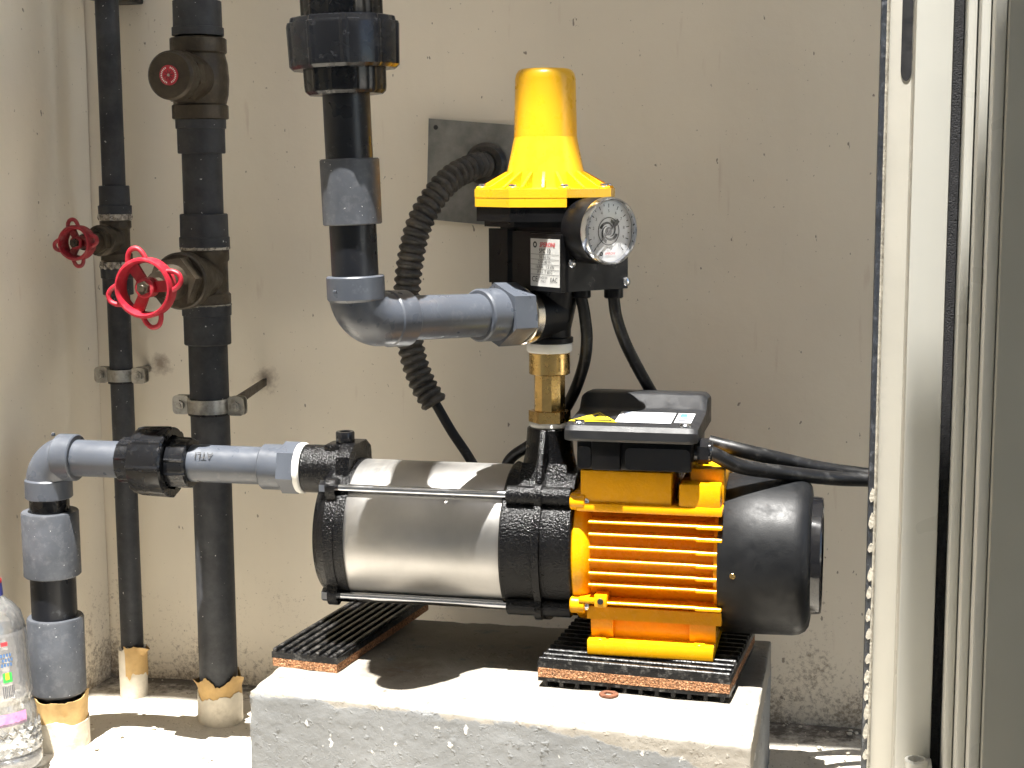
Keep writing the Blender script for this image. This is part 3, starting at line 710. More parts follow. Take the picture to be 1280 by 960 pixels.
tick = part('dial_ticks', 'ink_black', ga, lambda b: [ring(b, DO, .0185 if q % 2 == 0 else .0200, .0215, R(225-270*q/20)-.018, R(225-270*q/20)+.018, 1, .0002) for q in range(21)])
for q in range(11):
    a = R(225-27*q); text(str(q), .0034, DO+GR*math.cos(a)*.0158+Z*math.sin(a)*.0158, GR, Z, 'ink_black', ga, 'dial_number')
text('bar', .0030, DO-Z*.0128, GR, Z, 'ink_black', ga, 'dial_text'); text('SPERONI', .0026, DO-Z*.0175+GR*.0015, GR, Z, 'ink_red', ga, 'dial_text', shear=.2, fat=.012)
part('dial_logo', 'ink_black', ga, lambda b: (ring(b, DO-Z*.0175-GR*.0075, .0008, .0017, 0, 2*math.pi, 16, .0002)))
na = R(42); nd = GR*math.cos(na)+Z*math.sin(na); nn_ = nd.cross(GN)
part('needle', 'ink_black', ga, lambda b: (prism(b, [(-.0205, -.0001), (-.0205, .0001), (-.002, .0006), (.006, .0007), (.0075, .0018), (.0125, .0016), (.0125, -.0016), (.0075, -.0018), (.006, -.0007), (-.002, -.0006)], DO+GN*.0010, nd, nn_, GN, .0003),
    cyl(b, DO, GN, .0004, .0018, .0019, 16, .0003)))
part('case_screw', 'zinc', ga, lambda b: lathe(b, [(0, .0040), (.0014, .0038), (.0026, .0024), (.0030, 0)], CB+GN*.0503-GR*.0300+Z*.4530, GN, 18))
part('case_screw', 'zinc', ga, lambda b: lathe(b, [(0, .0040), (.0014, .0038), (.0026, .0024), (.0030, 0)], CB+GN*.0503+GR*.0275+Z*.4355, GN, 18))
# rating label on a slightly proud column next to the front corner
LX = (-BO).cross(Z)                              # right-hand direction on the label face
LO = CB + BO*.0400 + LX*.0300 + Z*.4525
col = part('label_column', 'plastic_black', ctl, lambda b: prism(b, rrect(.0202, .0228, .001), LO-BO*.004, LX, Z, BO, .0044, .0005))
lab = part('rating_label', 'label_silver', ctl, lambda b: prism(b, rrect(.0185, .0190, .0005), LO+BO*.0003, LX, Z, BO, .0003))
LT = LO+BO*.0006
text('SPERONI', .0050, LT+LX*.0030+Z*.0142, LX, Z, 'ink_red', lab, 'printed_text', shear=.2, fat=.02)
part('printed_logo', 'ink_black', lab, lambda b: [b.faces.new([b.verts.new(LT+BO*.0002+LX*(-.0125+r*math.cos(a))+Z*(.0142+r*1.0*math.sin(a))) for r, a in q]) for q in [[(.0012, 2*math.pi*i/16), (.0026, 2*math.pi*i/16), (.0026, 2*math.pi*(i+1)/16), (.0012, 2*math.pi*(i+1)/16)] for i in range(16)]])
text('SPC 10', .0050, LT+Z*.0092, LX, Z, 'ink_black', lab, 'printed_text', fat=.01)
for q, t_ in enumerate(('50  60 Hz', '220-240 V~', '16(8)A   1.5 kW', 'IP 65  T 60 C')):
    text(t_, .0036, LT+Z*(.0045-.0040*q), LX, Z, 'ink_black', lab, 'printed_text')
for q in range(5):
    part('printed_rule', 'ink_black', lab, lambda b: quad(b, LT, LX, Z, -.0178, .0178, .00645-.00405*q, .00675-.00405*q, .0002))
text('CE', .0062, LT-LX*.0128-Z*.0135, LX, Z, 'ink_black', lab, 'printed_text', fat=.01)
text('MADE IN', .0026, LT-LX*.0020-Z*.0120, LX, Z, 'ink_black', lab, 'printed_text'); text('ITALY', .0026, LT-LX*.0020-Z*.0150, LX, Z, 'ink_black', lab, 'printed_text')
text('EAC', .0050, LT+LX*.0115-Z*.0135, LX, Z, 'ink_black', lab, 'printed_text')
# cable glands under the body
for q, (gx, gy) in enumerate(((-.2217, 1.244), (-.1953, 1.247))):
    part('cable_gland', 'plastic_black', ctl, lambda b: cyl(b, (gx, gy, .4215), Z, 0, .0095, .0080, 20, .001))

# ---------------------------------------------------------------- brass connector between pump and controller
br = thing('brass_fitting', 'short brass pipe connector standing between the pump neck and the controller', 'pipe fitting', (NX, PY_, .3125))
part('seal_ring', 'ptfe_white', br, lambda b: lathe(b, [(.3126, .0120), (.3126, .0160), (.3138, .0172), (.3160, .0170), (.3170, .0160), (.3170, .0120)], (NX, PY_, 0), Z, 40))
part('hex_collar', 'brass', br, lambda b: hexnut(b, (NX, PY_, 0), Z, .3171, .3264, .0176, (.35, 1, 0)))
part('barrel', 'brass', br, lambda b: cyl(b, (NX, PY_, 0), Z, .3262, .3575, .0132, 10, .0004))
part('union_nut', 'brass', br, lambda b: cyl(b, (NX, PY_, 0), Z, .3572, .3758, .0173, 18, .0008))
part('seal_ring', 'ptfe_white', br, lambda b: lathe(b, [(.3757, .0120), (.3757, .0178), (.3770, .0190), (.3815, .0192), (.3835, .0185), (.3835, .0120)], (NX, PY_, 0), Z, 40))

# ================================================================ OUTLET PIPE (grey plastic, up to the left)
EV = Vector((-.3615, 1.0840, .4161))             # elbow corner
o0 = Vector((NX, PY_, OZ)); OD = (EV-o0); OL = OD.length; OD.normalize()
VT = Vector((-.3685, 1.0830, .6394)); VD = (VT-EV).normalized()
op = thing('outlet_pipe', 'grey and black plastic outlet pipe rising left of the controller to a big union', 'pipe', (EV.x, EV.y, EV.z-.03))
part('threaded_adapter', 'pvc_grey', op, lambda b: (hexnut(b, o0, OD, .0360, .0600, .0258, (0, .25, 1), bev=.0012), cyl(b, o0, OD, .0595, .0800, .0212, 40, .0014)))
part('pipe', 'pvc_grey', op, lambda b: cyl(b, o0, OD, .0780, OL-.038, .0172, 40, .0005))
def elbow(b, c, d1, d2, r, rs, l1, l2, bend=.9):
    """90 degree socket elbow: corner c, legs along d1 and d2, bend tube radius r, socket radius rs"""
    d1, d2 = Vector(d1).normalized(), Vector(d2).normalized(); k = r*bend
    pts = [c+d1*l1*.999]; pts += [c+d1*(k+ (l1-k)*.5)]
    n = 14
    for i in range(n+1):
        a = math.pi/2*i/n
        pts.append(c + d1*k*(1-math.sin(a)) + d2*k*(1-math.cos(a)))
    pts += [c+d2*(k+(l2-k)*.5), c+d2*l2*.999]
    tube(b, [Vector(p) for p in pts], r, 40)
    for d, l in ((d1, l1), (d2, l2)):
        lathe(b, [(l-.019, r*.97), (l-.017, rs), (l-.001, rs), (l, rs-.001), (l, r*.6)], c, d, 40)
part('elbow', 'pvc_grey', op, lambda b: (elbow(b, EV, -OD, VD, .0205, .0215, .046, .033, 1.05),
    box(b, (-.0012, -.0012, -.0012), (.0012, .0012, .0012), .0004, Matrix.Translation(EV+OD*.012-VD*-.020+rt*-.004-fw*.018))))
part('pipe', 'pvc_outlet_dark', op, lambda b: cyl(b, EV, VD, .028, .170, .0173, 40, .0005))
part('coupler', 'pvc_grey_scuffed', op, lambda b: lathe(b, [(.0705, .0168), (.0705, .0209), (.0713, .0217), (.1175, .0218), (.1185, .0209), (.1185, .0168)], EV, VD, 48))
def ribbed(n, w, depth, seg):
    """radius factor with n raised ribs"""
    return lambda i: 1+depth if (i*n/seg) % 1 < w else 1
part('union_collar', 'pvc_black_gloss', op, lambda b: (lathe(b, [(.1645, .0165), (.1645, .0262), (.1668, .0288), (.1700, .0293), (.1840, .0296), (.1840, .02)], EV, VD, 96, rf=ribbed(12, .17, .035, 96))), ang=25)
part('union_nut', 'pvc_black_gloss', op, lambda b: (lathe(b, [(.1825, .0250), (.1825, .0372), (.1848, .0398), (.2130, .0408), (.2150, .0402), (.2155, .0385), (.2185, .0378), (.2192, .0365), (.2192, .03)], EV, VD, 120, rf=ribbed(10, .09, .03, 120))), ang=25)
part('union_tail', 'pvc_black_gloss', op, lambda b: (lathe(b, [(.2180, .02), (.2180, .0290), (.2190, .0294), (.2800, .0294), (.2800, .02)], EV, VD, 96, rf=ribbed(12, .2, .03, 96)), cyl(b, EV, VD, .2780, 1.25, .0173, 32, .0005)), ang=25)

# ================================================================ SUCTION PIPE (from the floor, elbow, union, into the pump)
RX = -.7150
rc = Vector((RX, PY_, IZ+.0015))
ip = thing('suction_pipe', 'grey plastic suction pipe rising from the floor at left and bending into the pump inlet', 'pipe', (RX, PY_, 0))
part('elbow', 'pvc_grey', ip, lambda b: (elbow(b, rc, X, -Z, .0198, .0212, .030, .038, 1.2), box(b, (-.0015, -.0015, 0), (.0015, .0015, .003), .0006, Matrix.Translation(rc+Vector((.008, -.002, .0195))))))
part('pipe', 'pvc_grey', ip, lambda b: cyl(b, (0, PY_, IZ+.0012), X, RX+.026, -.6280, .0166, 40, .0004))
part('union_collar', 'pvc_black_gloss', ip, lambda b: lathe(b, [(-.6400, .0160), (-.6400, .0195), (-.6390, .0200), (-.6240, .0200), (-.6240, .012)], (0, PY_, IZ+.0010), X, 96, rf=ribbed(10, .10, .05, 96)), ang=25)
part('union_nut', 'pvc_black_gloss', ip, lambda b: lathe(b, [(-.6255, .0180), (-.6255, .0262), (-.6235, .0292), (-.6180, .0305), (-.5960, .0312), (-.5925, .0312), (-.5910, .0296), (-.5915, .0240), (-.5960, .0232), (-.5960, .02)], (0, PY_, IZ+.0008), X, 120, rf=ribbed(8, .09, .035, 120)), ang=25)
part('union_tail', 'pvc_black_gloss', ip, lambda b: lathe(b, [(-.5965, .0150), (-.5965, .0222), (-.5740, .0218), (-.5725, .0205), (-.5725, .0150)], (0, PY_, IZ+.0008), X, 96, rf=ribbed(10, .10, .05, 96)), ang=25)
pi2 = part('pipe', 'pvc_grey', ip, lambda b: cyl(b, (0, PY_, IZ+.0006), X, -.5745, -.5020, .0166, 40, .0004))
text('ATLI', .0085, (-.5560, PY_-.0167*.82, IZ+.0006+.0167*.60), -X, -(Z*.82+Y*.57).normalized(), 'ink_black', pi2, 'printed_text', lift=.0009)
part('threaded_adapter', 'pvc_grey', ip, lambda b: (cyl(b, (0, PY_, IZ), X, -.5060, -.4850, .0200, 40, .0014), hexnut(b, (0, PY_, IZ), X, -.4870, -.4720, .0228, (0, .25, 1), bev=.0012)))
part('seal_ring', 'ptfe_white', ip, lambda b: lathe(b, [(-.4722, .0150), (-.4722, .0216), (-.4705, .0222), (-.4675, .0222), (-.4662, .0212), (-.4662, .0150)], (0, PY_, IZ), X, 40))
part('pipe_stub', 'pvc_black_gloss', ip, lambda b: cyl(b, (RX, PY_, 0), Z, .2100, .2360, .0178, 32, .0004))
part('reducer', 'pvc_grey_scuffed', ip, lambda b: lathe(b, [(.1602, .0200), (.1602, .0246), (.1612, .0256), (.2190, .0256), (.2202, .0248), (.2202, .0170)], (RX, PY_, 0), Z, 48))
part('pipe', 'pvc_outlet_dark', ip, lambda b: cyl(b, (RX, PY_, 0), Z, .0200, .1650, .0205, 40, .0005))
part('socket', 'pvc_grey_scuffed', ip, lambda b: lathe(b, [(.0490, .0200), (.0490, .0236), (.0510, .0252), (.1195, .0256), (.1212, .0246), (.1212, .0200)], (RX+.0005, PY_, 0), Z, 48))
def sleeve(b, c, r, z0, z1, jag, seed, th=.0012, lean=0, a_lo=0, a_hi=2*math.pi, n=64, flare=0., low=0.):
    """wrapped sheet with a torn upper edge"""
    full = a_hi-a_lo > 6.2; rows = 7; O, I = [], []
    m_ = n if full else n+1
    for i in range(m_):
        a = a_lo+(a_hi-a_lo)*i/n; tz = z1+jag*noise.noise(Vector((math.cos(a)*1.6, math.sin(a)*1.6, seed)))+jag*.22*noise.noise(Vector((math.cos(a)*7, math.sin(a)*7, seed)))
        bz = z0+low*noise.noise(Vector((math.cos(a)*3, math.sin(a)*3, seed+5)))
        co, ci = [], []
        for k in range(rows+1):
            t = k/rows; z = bz+(tz-bz)*t
            rr = r*(1+.03*noise.noise(Vector((a*2, z*60, seed)))) + flare*max(0, t-.75)*4*max(0, noise.noise(Vector((math.cos(a)*1.7, math.sin(a)*1.7, seed+2))))
            co.append(b.verts.new((c[0]+rr*math.cos(a), c[1]+rr*math.sin(a), z))); ci.append(b.verts.new((c[0]+(rr-th)*math.cos(a), c[1]+(rr-th)*math.sin(a), z)))
        O.append(co); I.append(ci)
    rng = range(m_) if full else range(m_-1)
    for i in rng:
        j = (i+1) % m_
        for k in range(rows):
            b.faces.new((O[i][k], O[j][k], O[j][k+1], O[i][k+1])); b.faces.new((I[j][k], I[i][k], I[i][k+1], I[j][k+1]))
        b.faces.new((O[i][rows], O[j][rows], I[j][rows], I[i][rows])); b.faces.new((O[j][0], O[i][0], I[i][0], I[j][0]))
    if not full:
        for q, f in ((0, 1), (m_-1, -1)):
            for k in range(rows): b.faces.new((O[q][k], O[q][k+1], I[q][k+1], I[q][k]))
part('plaster_collar', 'plaster_collar', ip, lambda b: sleeve(b, (RX+.001, PY_), .0262, -.004, .024, .005, 3., .004, low=.001))
part('paper_wrap', 'tan_paper', ip, lambda b: sleeve(b, (RX+.001, PY_), .0253, .012, .0465, .006, 11., .0008, flare=.006))

# ================================================================ THIN PIPE IN THE CORNER
TX, TY = -.7078, 1.386
tp = thing('thin_pipe', 'thin dark plastic water pipe running up the corner of the walls', 'pipe', (TX, TY, 0))
part('pipe', 'pvc_dark', tp, lambda b: cyl(b, (TX, TY, 0), Z, .004, .4260, .0112, 28, .0003))
part('pipe', 'pvc_dark', tp, lambda b: cyl(b, (TX, TY, 0), Z, .4920, 1.7, .0112, 28, .0003))
part('coupler', 'pvc_dark', tp, lambda b: lathe(b, [(.4860, .0108), (.4860, .0160), (.4940, .0162), (.4945, .0148), (.5128, .0146), (.5134, .0138), (.5134, .0108)], (TX, TY, 0), Z, 36))
part('coupler', 'pvc_dark', tp, lambda b: lathe(b, [(.4075, .0108), (.4075, .0142), (.4080, .0148), (.4235, .0148), (.4240, .0160), (.4330, .0162), (.4330, .0108)], (TX, TY, 0), Z, 36))
part('thread_sealant', 'sealant', tp, lambda b: lathe(b, [(.4800, .0110), (.4800, .0152), (.4830, .0160), (.4866, .0154), (.4866, .0110)], (TX, TY, 0), Z, 40, rf=lambda i: 1+.05*math.sin(i*2.7)+.03*math.sin(i*5.3)))
part('thread_sealant', 'sealant', tp, lambda b: lathe(b, [(.4325, .0110), (.4325, .0154), (.4350, .0164), (.4400, .0154), (.4400, .0110)], (TX, TY, 0), Z, 40, rf=lambda i: 1+.06*math.sin(i*2.1)+.03*math.sin(i*4.3)))
part('plaster_collar', 'plaster_collar', tp, lambda b: sleeve(b, (TX, TY), .0140, -.004, .050, .004, 21., .003, low=.001))
part('paper_wrap', 'tan_paper', tp, lambda b: sleeve(b, (TX, TY), .0146, .024, .053, .006, 27., .0007, a_lo=R(-95), a_hi=R(25), n=24, flare=.012, low=.012))
part('bracket', 'plastic_black', tp, lambda b: box(b, (TX-.020, TY-.016, .6900), (TX+.014, TY+.051, .7010), .002))

def handwheel(parent, c, Rr, rr, nsp, a_ear, mname, hub_r):
    """four-lobed wheel facing -Y, hub dished back; c = centre of the rim"""
    hw = part('handwheel', mname, parent, lambda b: (
        lathe(b, [(-.0095, Rr-rr*1.05), (-.0104, Rr-rr*.6), (-.0090, Rr-rr*.1), (.0030, Rr), (.0055, Rr-rr*.25), (.0058, Rr-rr*.6), (.0030, Rr-rr*.85), (-.0095, Rr-rr*1.05)], c, -Y, 56)), ang=50)
    for q in range(4):
        a = a_ear+math.pi/2*q; d = X*math.cos(a)+Z*math.sin(a); s = X*-math.sin(a)+Z*math.cos(a); k = Rr*.42
        pts = catmull([c+d*(Rr-.002)+s*k*.78, c+d*(Rr+k*.35)+s*k*.60, c+d*(Rr+k*.72)+s*k*.26, c+d*(Rr+k*.72)-s*k*.26, c+d*(Rr+k*.35)-s*k*.60, c+d*(Rr-.002)-s*k*.78], 5)
        part('lobe', mname, hw, lambda b: tube(b, pts, rr*.46, 10))
    for q in range(nsp):
        a = a_ear+.35+2*math.pi*q/nsp; d = X*math.cos(a)+Z*math.sin(a); s = X*-math.sin(a)+Z*math.cos(a)
        part('spoke', mname, hw, lambda b: prism(b, [(0, -Rr*.16), (Rr-rr*.7, -Rr*.20), (Rr-rr*.7, Rr*.20), (0, Rr*.16)], c+Y*.0075, d, s, (-Y*1.0+d*0).normalized(), .0035, .0006))
    part('hub', mname, hw, lambda b: lathe(b, [(-.012, 0), (-.012, hub_r), (.0000, hub_r), (.0008, hub_r*.9), (.0008, 0)], c, -Y, 24))
    nut = part('spindle_nut', 'bronze_old', hw, lambda b: (hexnut(b, c, -Y, .0004, .0045, hub_r*.66, (1, 0, .4)), cyl(b, c, -Y, .0040, .0065, hub_r*.34, 14, .0004)))
    return hw
# gate valve on the thin pipe
gv = thing('gate_valve', 'small bronze gate valve with dull red handwheel on the thin corner pipe', 'valve', (TX, TY, .4402), 'gate valves with red handwheels')
part('body', 'bronze_old', gv, lambda b: (cyl(b, (TX, TY, 0), Z, .4404, .4798, .0135, 8, .001), lathe(b, [(.4404, .0128), (.4410, .0152), (.4470, .0152), (.4490, .0135), (.4710, .0135), (.4730, .0152), (.4794, .0152), (.4798, .0128)], (TX, TY, 0), Z, 32),
    lathe(b, [(0, .0), (0, .0125), (.0240, .0125), (.0250, .0150), (.0330, .0150), (.0340, .0135), (.0340, 0)], (TX, TY, .4615), -Y, 32)))
part('bonnet', 'bronze_old', gv, lambda b: (hexnut(b, (TX, TY, .4615), -Y, .0335, .0440, .0135), lathe(b, [(.0435, .0), (.0435, .0095), (.0520, .0080), (.0560, .0078), (.0640, .0078), (.0640, .0045), (.0760, .0042), (.0760, 0)], (TX, TY, .4615), -Y, 24)))
handwheel(gv, Vector((TX, TY-.0800, .4615)), .0165, .0040, 3, R(98), 'red_paint_dull', .0062)

# pipe clips
def clip(root, cx, cy, cz, pr_, hw, h, rod_to=None):
    part('band', 'dull_steel', root, lambda b: lathe(b, [(-h, pr_+.0003), (-h, pr_+.0022), (h, pr_+.0022), (h, pr_+.0003), (-h, pr_+.0003)], (cx, cy, cz), Z, 40))
    part('rubber_liner', 'rubber', root, lambda b: lathe(b, [(-h-.0022, pr_+.0002), (-h-.0022, pr_+.0018), (-h-.0001, pr_+.0018), (-h-.0001, pr_+.0002)], (cx, cy, cz), Z, 36))
    for s in (-1, 1):
        x0 = cx+s*(pr_+.0005)
        ear = part('ear', 'dull_steel', root, lambda b: (prism(b, rrect(hw/2, h*1.35, .004), (x0+s*hw/2, cy-.0030, cz), X, Z, Y*-1, .0018, .0004), prism(b, rrect(hw/2, h*1.35, .004), (x0+s*hw/2, cy+.0030, cz), X, Z, Y, .0018, .0004)))
        part('bolt', 'dull_steel', ear, lambda b: (hexnut(b, (x0+s*hw*.55, cy-.0048, cz), -Y, 0, .0028, .0048), cyl(b, (x0+s*hw*.55, cy, cz), Y, -.009, .008, .0024, 12, .0003)))
cl = thing('pipe_clip', 'small steel pipe clip holding the thin corner pipe to the wall', 'pipe clip', (TX, TY, .3280), 'steel pipe clips')
clip(cl, TX, TY, .3280, .0116, .0150, .0058)
part('wall_stud', 'dull_steel', cl, lambda b: cyl(b, (TX+.004, 0, .3280), Y, TY+.0135, WALL_Y+.004, .0040, 12, .0003))

# ================================================================ THICKER PIPE
FX, FY = -.5930, 1.336
fp = thing('thick_pipe', 'thick dark plastic water pipe standing against the wall left of the pump', 'pipe', (FX, FY, 0))
part('pipe', 'pvc_dark', fp, lambda b: cyl(b, (FX, FY, 0), Z, .004, .4000, .0183, 40, .0004))
part('pipe', 'pvc_dark', fp, lambda b: cyl(b, (FX, FY, 0), Z, .4680, .5700, .0183, 40, .0004))
part('pipe', 'pvc_dark', fp, lambda b: cyl(b, (FX, FY, 0), Z, .6500, 1.7, .0183, 40, .0004))
part('coupler', 'pvc_dark', fp, lambda b: lathe(b, [(.3662, .0178), (.3662, .0212), (.3670, .0218), (.3930, .0218), (.3935, .0228), (.4030, .0230), (.4030, .0178)], (FX, FY, 0), Z, 40))
part('coupler', 'pvc_dark', fp, lambda b: lathe(b, [(.4570, .0178), (.4570, .0232), (.4660, .0232), (.4665, .0222), (.4868, .0220), (.4876, .0212), (.4876, .0178)], (FX, FY, 0), Z, 40))
part('coupler', 'pvc_dark', fp, lambda b: lathe(b, [(.5428, .0178), (.5428, .0212), (.5436, .0218), (.5650, .0218), (.5655, .0230), (.5735, .0230), (.5735, .0178)], (FX, FY, 0), Z, 40))
part('coupler', 'pvc_dark', fp, lambda b: lathe(b, [(.6490, .0178), (.6490, .0235), (.6560, .0235), (.6566, .0222), (.6795, .0220), (.6800, .0212), (.6800, .0178)], (FX, FY, 0), Z, 40))
for z0, z1 in ((.4545, .4575), (.4025, .4040)):
    part('thread_sealant', 'sealant', fp, lambda b: lathe(b, [(z0, .0150), (z0, .0226), ((z0+z1)/2, .0232), (z1, .0226), (z1, .0150)], (FX, FY, 0), Z, 48, rf=lambda i: 1+.022*math.sin(i*2.3)+.015*math.sin(i*5.1)))
part('plaster_collar', 'plaster_collar', fp, lambda b: sleeve(b, (FX+.001, FY), .0216, -.004, .029, .009, 31., .003, low=.001))
part('paper_wrap', 'tan_paper', fp, lambda b: sleeve(b, (FX+.001, FY), .0209, .015, .044, .011, 37., .0008, flare=.010, low=.003))
# big gate valve
bv = thing('gate_valve', 'large bronze gate valve with bright red handwheel on the thick pipe', 'valve', (FX, FY, .4042), 'gate valves with red handwheels')
VZ = .4290
part('body', 'bronze_old', bv, lambda b: (lathe(b, [(.4042, .0150), (.4042, .0222), (.4050, .0228), (.4130, .0228), (.4150, .0208), (.4430, .0208), (.4450, .0222), (.4540, .0222), (.4544, .0150)], (FX, FY, 0), Z, 40),
    lathe(b, [(0, 0), (0, .0200), (.0400, .0205), (.0420, .0235), (.0440, .0258), (.0560, .0258), (.0575, .0240), (.0575, 0)], (FX, FY, VZ), -Y, 44)))
part('bonnet', 'bronze_old', bv, lambda b: (hexnut(b, (FX, FY, VZ), -Y, .0570, .0740, .0235, (.4, 0, 1)), lathe(b, [(.0735, 0), (.0735, .0165), (.0830, .0130), (.0900, .0120), (.1000, .0118), (.1000, .0062), (.1180, .0058), (.1180, 0)], (FX, FY, VZ), -Y, 28)))
handwheel(bv, Vector((FX-.001, FY-.1250, .4280)), .0262, .0048, 3, R(105), 'red_paint', .0088)
# check valve higher up
cv = thing('check_valve', 'brown bronze check valve with a round red badge high on the thick pipe', 'valve', (FX, FY, .5736))
CZ = .6100
part('body', 'bronze_old', cv, lambda b: (
    lathe(b, [(.5736, .0150), (.5738, .0245), (.5745, .0258), (.5860, .0258), (.5875, .0240), (.5960, .0262), (.6100, .0272), (.6240, .0262), (.6325, .0240), (.6340, .0258), (.6460, .0258), (.6470, .0245), (.6488, .0150)], (FX, FY, 0), Z, 12),
    lathe(b, [(0, 0), (0, .0215), (.030, .0215), (.036, .0200), (.036, 0)], (FX, FY, CZ), -Y, 40)))
capo = part('cover_cap', 'bronze_old', cv, lambda b: (hexnut(b, (FX, FY, CZ), -Y, .0350, .0470, .0230, (.3, 0, 1), 8), lathe(b, [(.0465, .0215), (.0480, .0222), (.0610, .0215), (.0635, .0195), (.0640, 0)], (FX, FY, CZ), -Y, 40)))
bo = Vector((FX, FY-.0642, CZ))
part('badge', 'red_paint', capo, lambda b: cyl(b, bo, -Y, -.0005, .0008, .0088, 32, .0002))
def badge_marks(b):
    for k in range(26):
        a0_, a1_ = 2*math.pi*k/26, 2*math.pi*(k+.55)/26
        if k in (6, 7, 19, 20): continue
        b.faces.new([b.verts.new(bo - Y*.0010 + X*r*math.cos(a)+Z*r*math.sin(a)) for r, a in ((.0060, a0_), (.0074, a0_), (.0074, a1_), (.0060, a1_))])
part('badge_lettering', 'ptfe_white', capo, badge_marks)
part('badge_rivet', 'dull_steel', capo, lambda b: lathe(b, [(0, .0014), (.0014, .0012), (.002, 0)], bo, -Y, 12))
part('badge_emblem', 'ink_black', capo, lambda b: [b.faces.new([b.verts.new(bo - Y*.0010 + X*r*math.cos(a)+Z*r*math.sin(a)) for r, a in ((.0018, 2*math.pi*k/8), (.0042, 2*math.pi*(k+.12)/8), (.0046, 2*math.pi*(k+.3)/8), (.0018, 2*math.pi*(k+.5)/8))]) for k in range(8)])
# clip with an arm back to the wall
c2 = thing('pipe_clip', 'larger steel pipe clip around the thick pipe with a bent arm to the wall', 'pipe clip', (FX, FY, .3085), 'steel pipe clips')
clip(c2, FX, FY, .3085, .0187, .0165, .0066)
part('wall_arm', 'bronze_old', c2, lambda b: prism(b, [(-.0045, 0), (.0045, 0), (.0035, .105), (-.0035, .105)], (FX+.0235, FY+.004, .3120), Vector((0, -.05, 1)).normalized(), Vector((-.10, 1, .055)).normalized(), X, .0030, .0006))

# ================================================================ WALL PLATE, CONDUIT, CABLES
pl = thing('blanking_plate', 'grey metal cover plate fixed on the wall behind the controller', 'cover plate', (-.35, WALL_Y, .47))
part('plate', 'plate_grey', pl, lambda b: prism(b, [(-.4065, .4800), (-.2850, .4690), (-.2830, .5650), (-.3220, .5685), (-.4030, .5755)], (0, WALL_Y-.0005, 0), X, Z, -Y, .0035, .0006))
for sx, szz in ((-.396, .567), (-.398, .488), (-.318, .5035)):
    part('screw', 'ink_black', pl, lambda b: cyl(b, (sx, WALL_Y-.0040, szz), -Y, 0, .0010, .0022, 12, .0003))
part('hole_collar', 'conduit_black', pl, lambda b: lathe(b, [(0, .0205), (.004, .0200), (.0075, .0170), (.0075, .012)], (-.3470, WALL_Y-.0035, .5320), -Y, 32))
cpath = catmull([(-.3470, WALL_Y-.006, .5315), (-.3560, 1.412, .5290), (-.3735, 1.385, .5150), (-.3920, 1.367, .4830), (-.4015, 1.360, .4450), (-.4058, 1.360, .4000), (-.4012, 1.360, .3600), (-.3920, 1.360, .3320), (-.3795, 1.360, .3110)], 24)
def conduit(b):
    # resample evenly, then give every turn of the corrugation a crest and a groove
    L = [0]
    for a, c in zip(cpath, cpath[1:]): L.append(L[-1]+(c-a).length)
    tot = L[-1]; turns = 38; n = turns*6; pts, rad = [], []
    j = 0
    for i in range(n+1):
        s = tot*i/n
        while j < len(L)-2 and L[j+1] < s: j += 1
        t = (s-L[j])/max(1e-9, L[j+1]-L[j]); pts.append(cpath[j].lerp(cpath[j+1], t))
        ph = (i % 6); rad.append((.0103, .0112, .0125, .0128, .0125, .0112)[ph])
    tube(b, pts, rad, 20)
tag(obj('corrugated_conduit', (lambda b: (conduit(b), b)[1])(bmesh.new()), 'conduit_black', ang=60, origin=(-.3795, 1.36, .311)), 'dusty black corrugated conduit hanging from the wall plate behind the grey elbow', 'conduit')
def cable(name, pts, r, label, group=None):
    b = bmesh.new(); tube(b, catmull(pts, 10), r, 14)
    o = obj(name, b, 'cable_rubber', ang=60, origin=pts[-1]); return tag(o, label, 'cable', group)
cable('power_cable', [(-.3830, 1.360, .3180), (-.3770, 1.360, .3085), (-.3637, 1.360, .2860), (-.3450, 1.357, .2600), (-.3250, 1.352, .2250), (-.3000, 1.340, .1700), (-.2700, 1.330, .1250)], .0046, 'thin black cable leaving the corrugated conduit and dropping behind the steel barrel', 'black power cables')
cable('power_cable', [(-.2217, 1.2440, .4230), (-.2190, 1.2470, .4050), (-.2185, 1.2530, .3850), (-.2235, 1.2640, .3620), (-.2360, 1.2760, .3330), (-.2530, 1.2840, .3080), (-.2740, 1.2880, .2900), (-.2960, 1.2980, .2720), (-.3050, 1.310, .24)], .0050, 'black cable from the controller looping behind the brass fitting to the barrel', 'black power cables')
cable('power_cable', [(-.1953, 1.2470, .4230), (-.1935, 1.2510, .4060), (-.1880, 1.2620, .3840), (-.1790, 1.2800, .3590), (-.1690, 1.3000, .3340), (-.1560, 1.3100, .3050), (-.13, 1.315, .28)], .0050, 'black cable dropping from under the gauge behind the terminal box', 'black power cables')
cable('power_cable', [(-.1145, 1.2030, .3045), (-.1060, 1.2040, .3015), (-.0880, 1.2150, .2910), (-.0560, 1.2350, .2835), (-.0170, 1.2700, .2735), (.0134, 1.2850, .2705), (.0500, 1.2950, .2680), (.14, 1.31, .26)], .0060, 'thick black cable from the terminal box gland running right over the fan cover', 'black power cables')
cable('power_cable', [(-.1180, 1.2700, .3000), (-.0880, 1.2700, .2935), (-.0600, 1.2800, .2860), (-.0300, 1.2950, .2770), (-.0043, 1.3050, .2720), (.0230, 1.3100, .2690), (.06, 1.3150, .268), (.14, 1.325, .26)], .0062, 'black cable running behind the thick one from the back of the terminal box', 'black power cables')

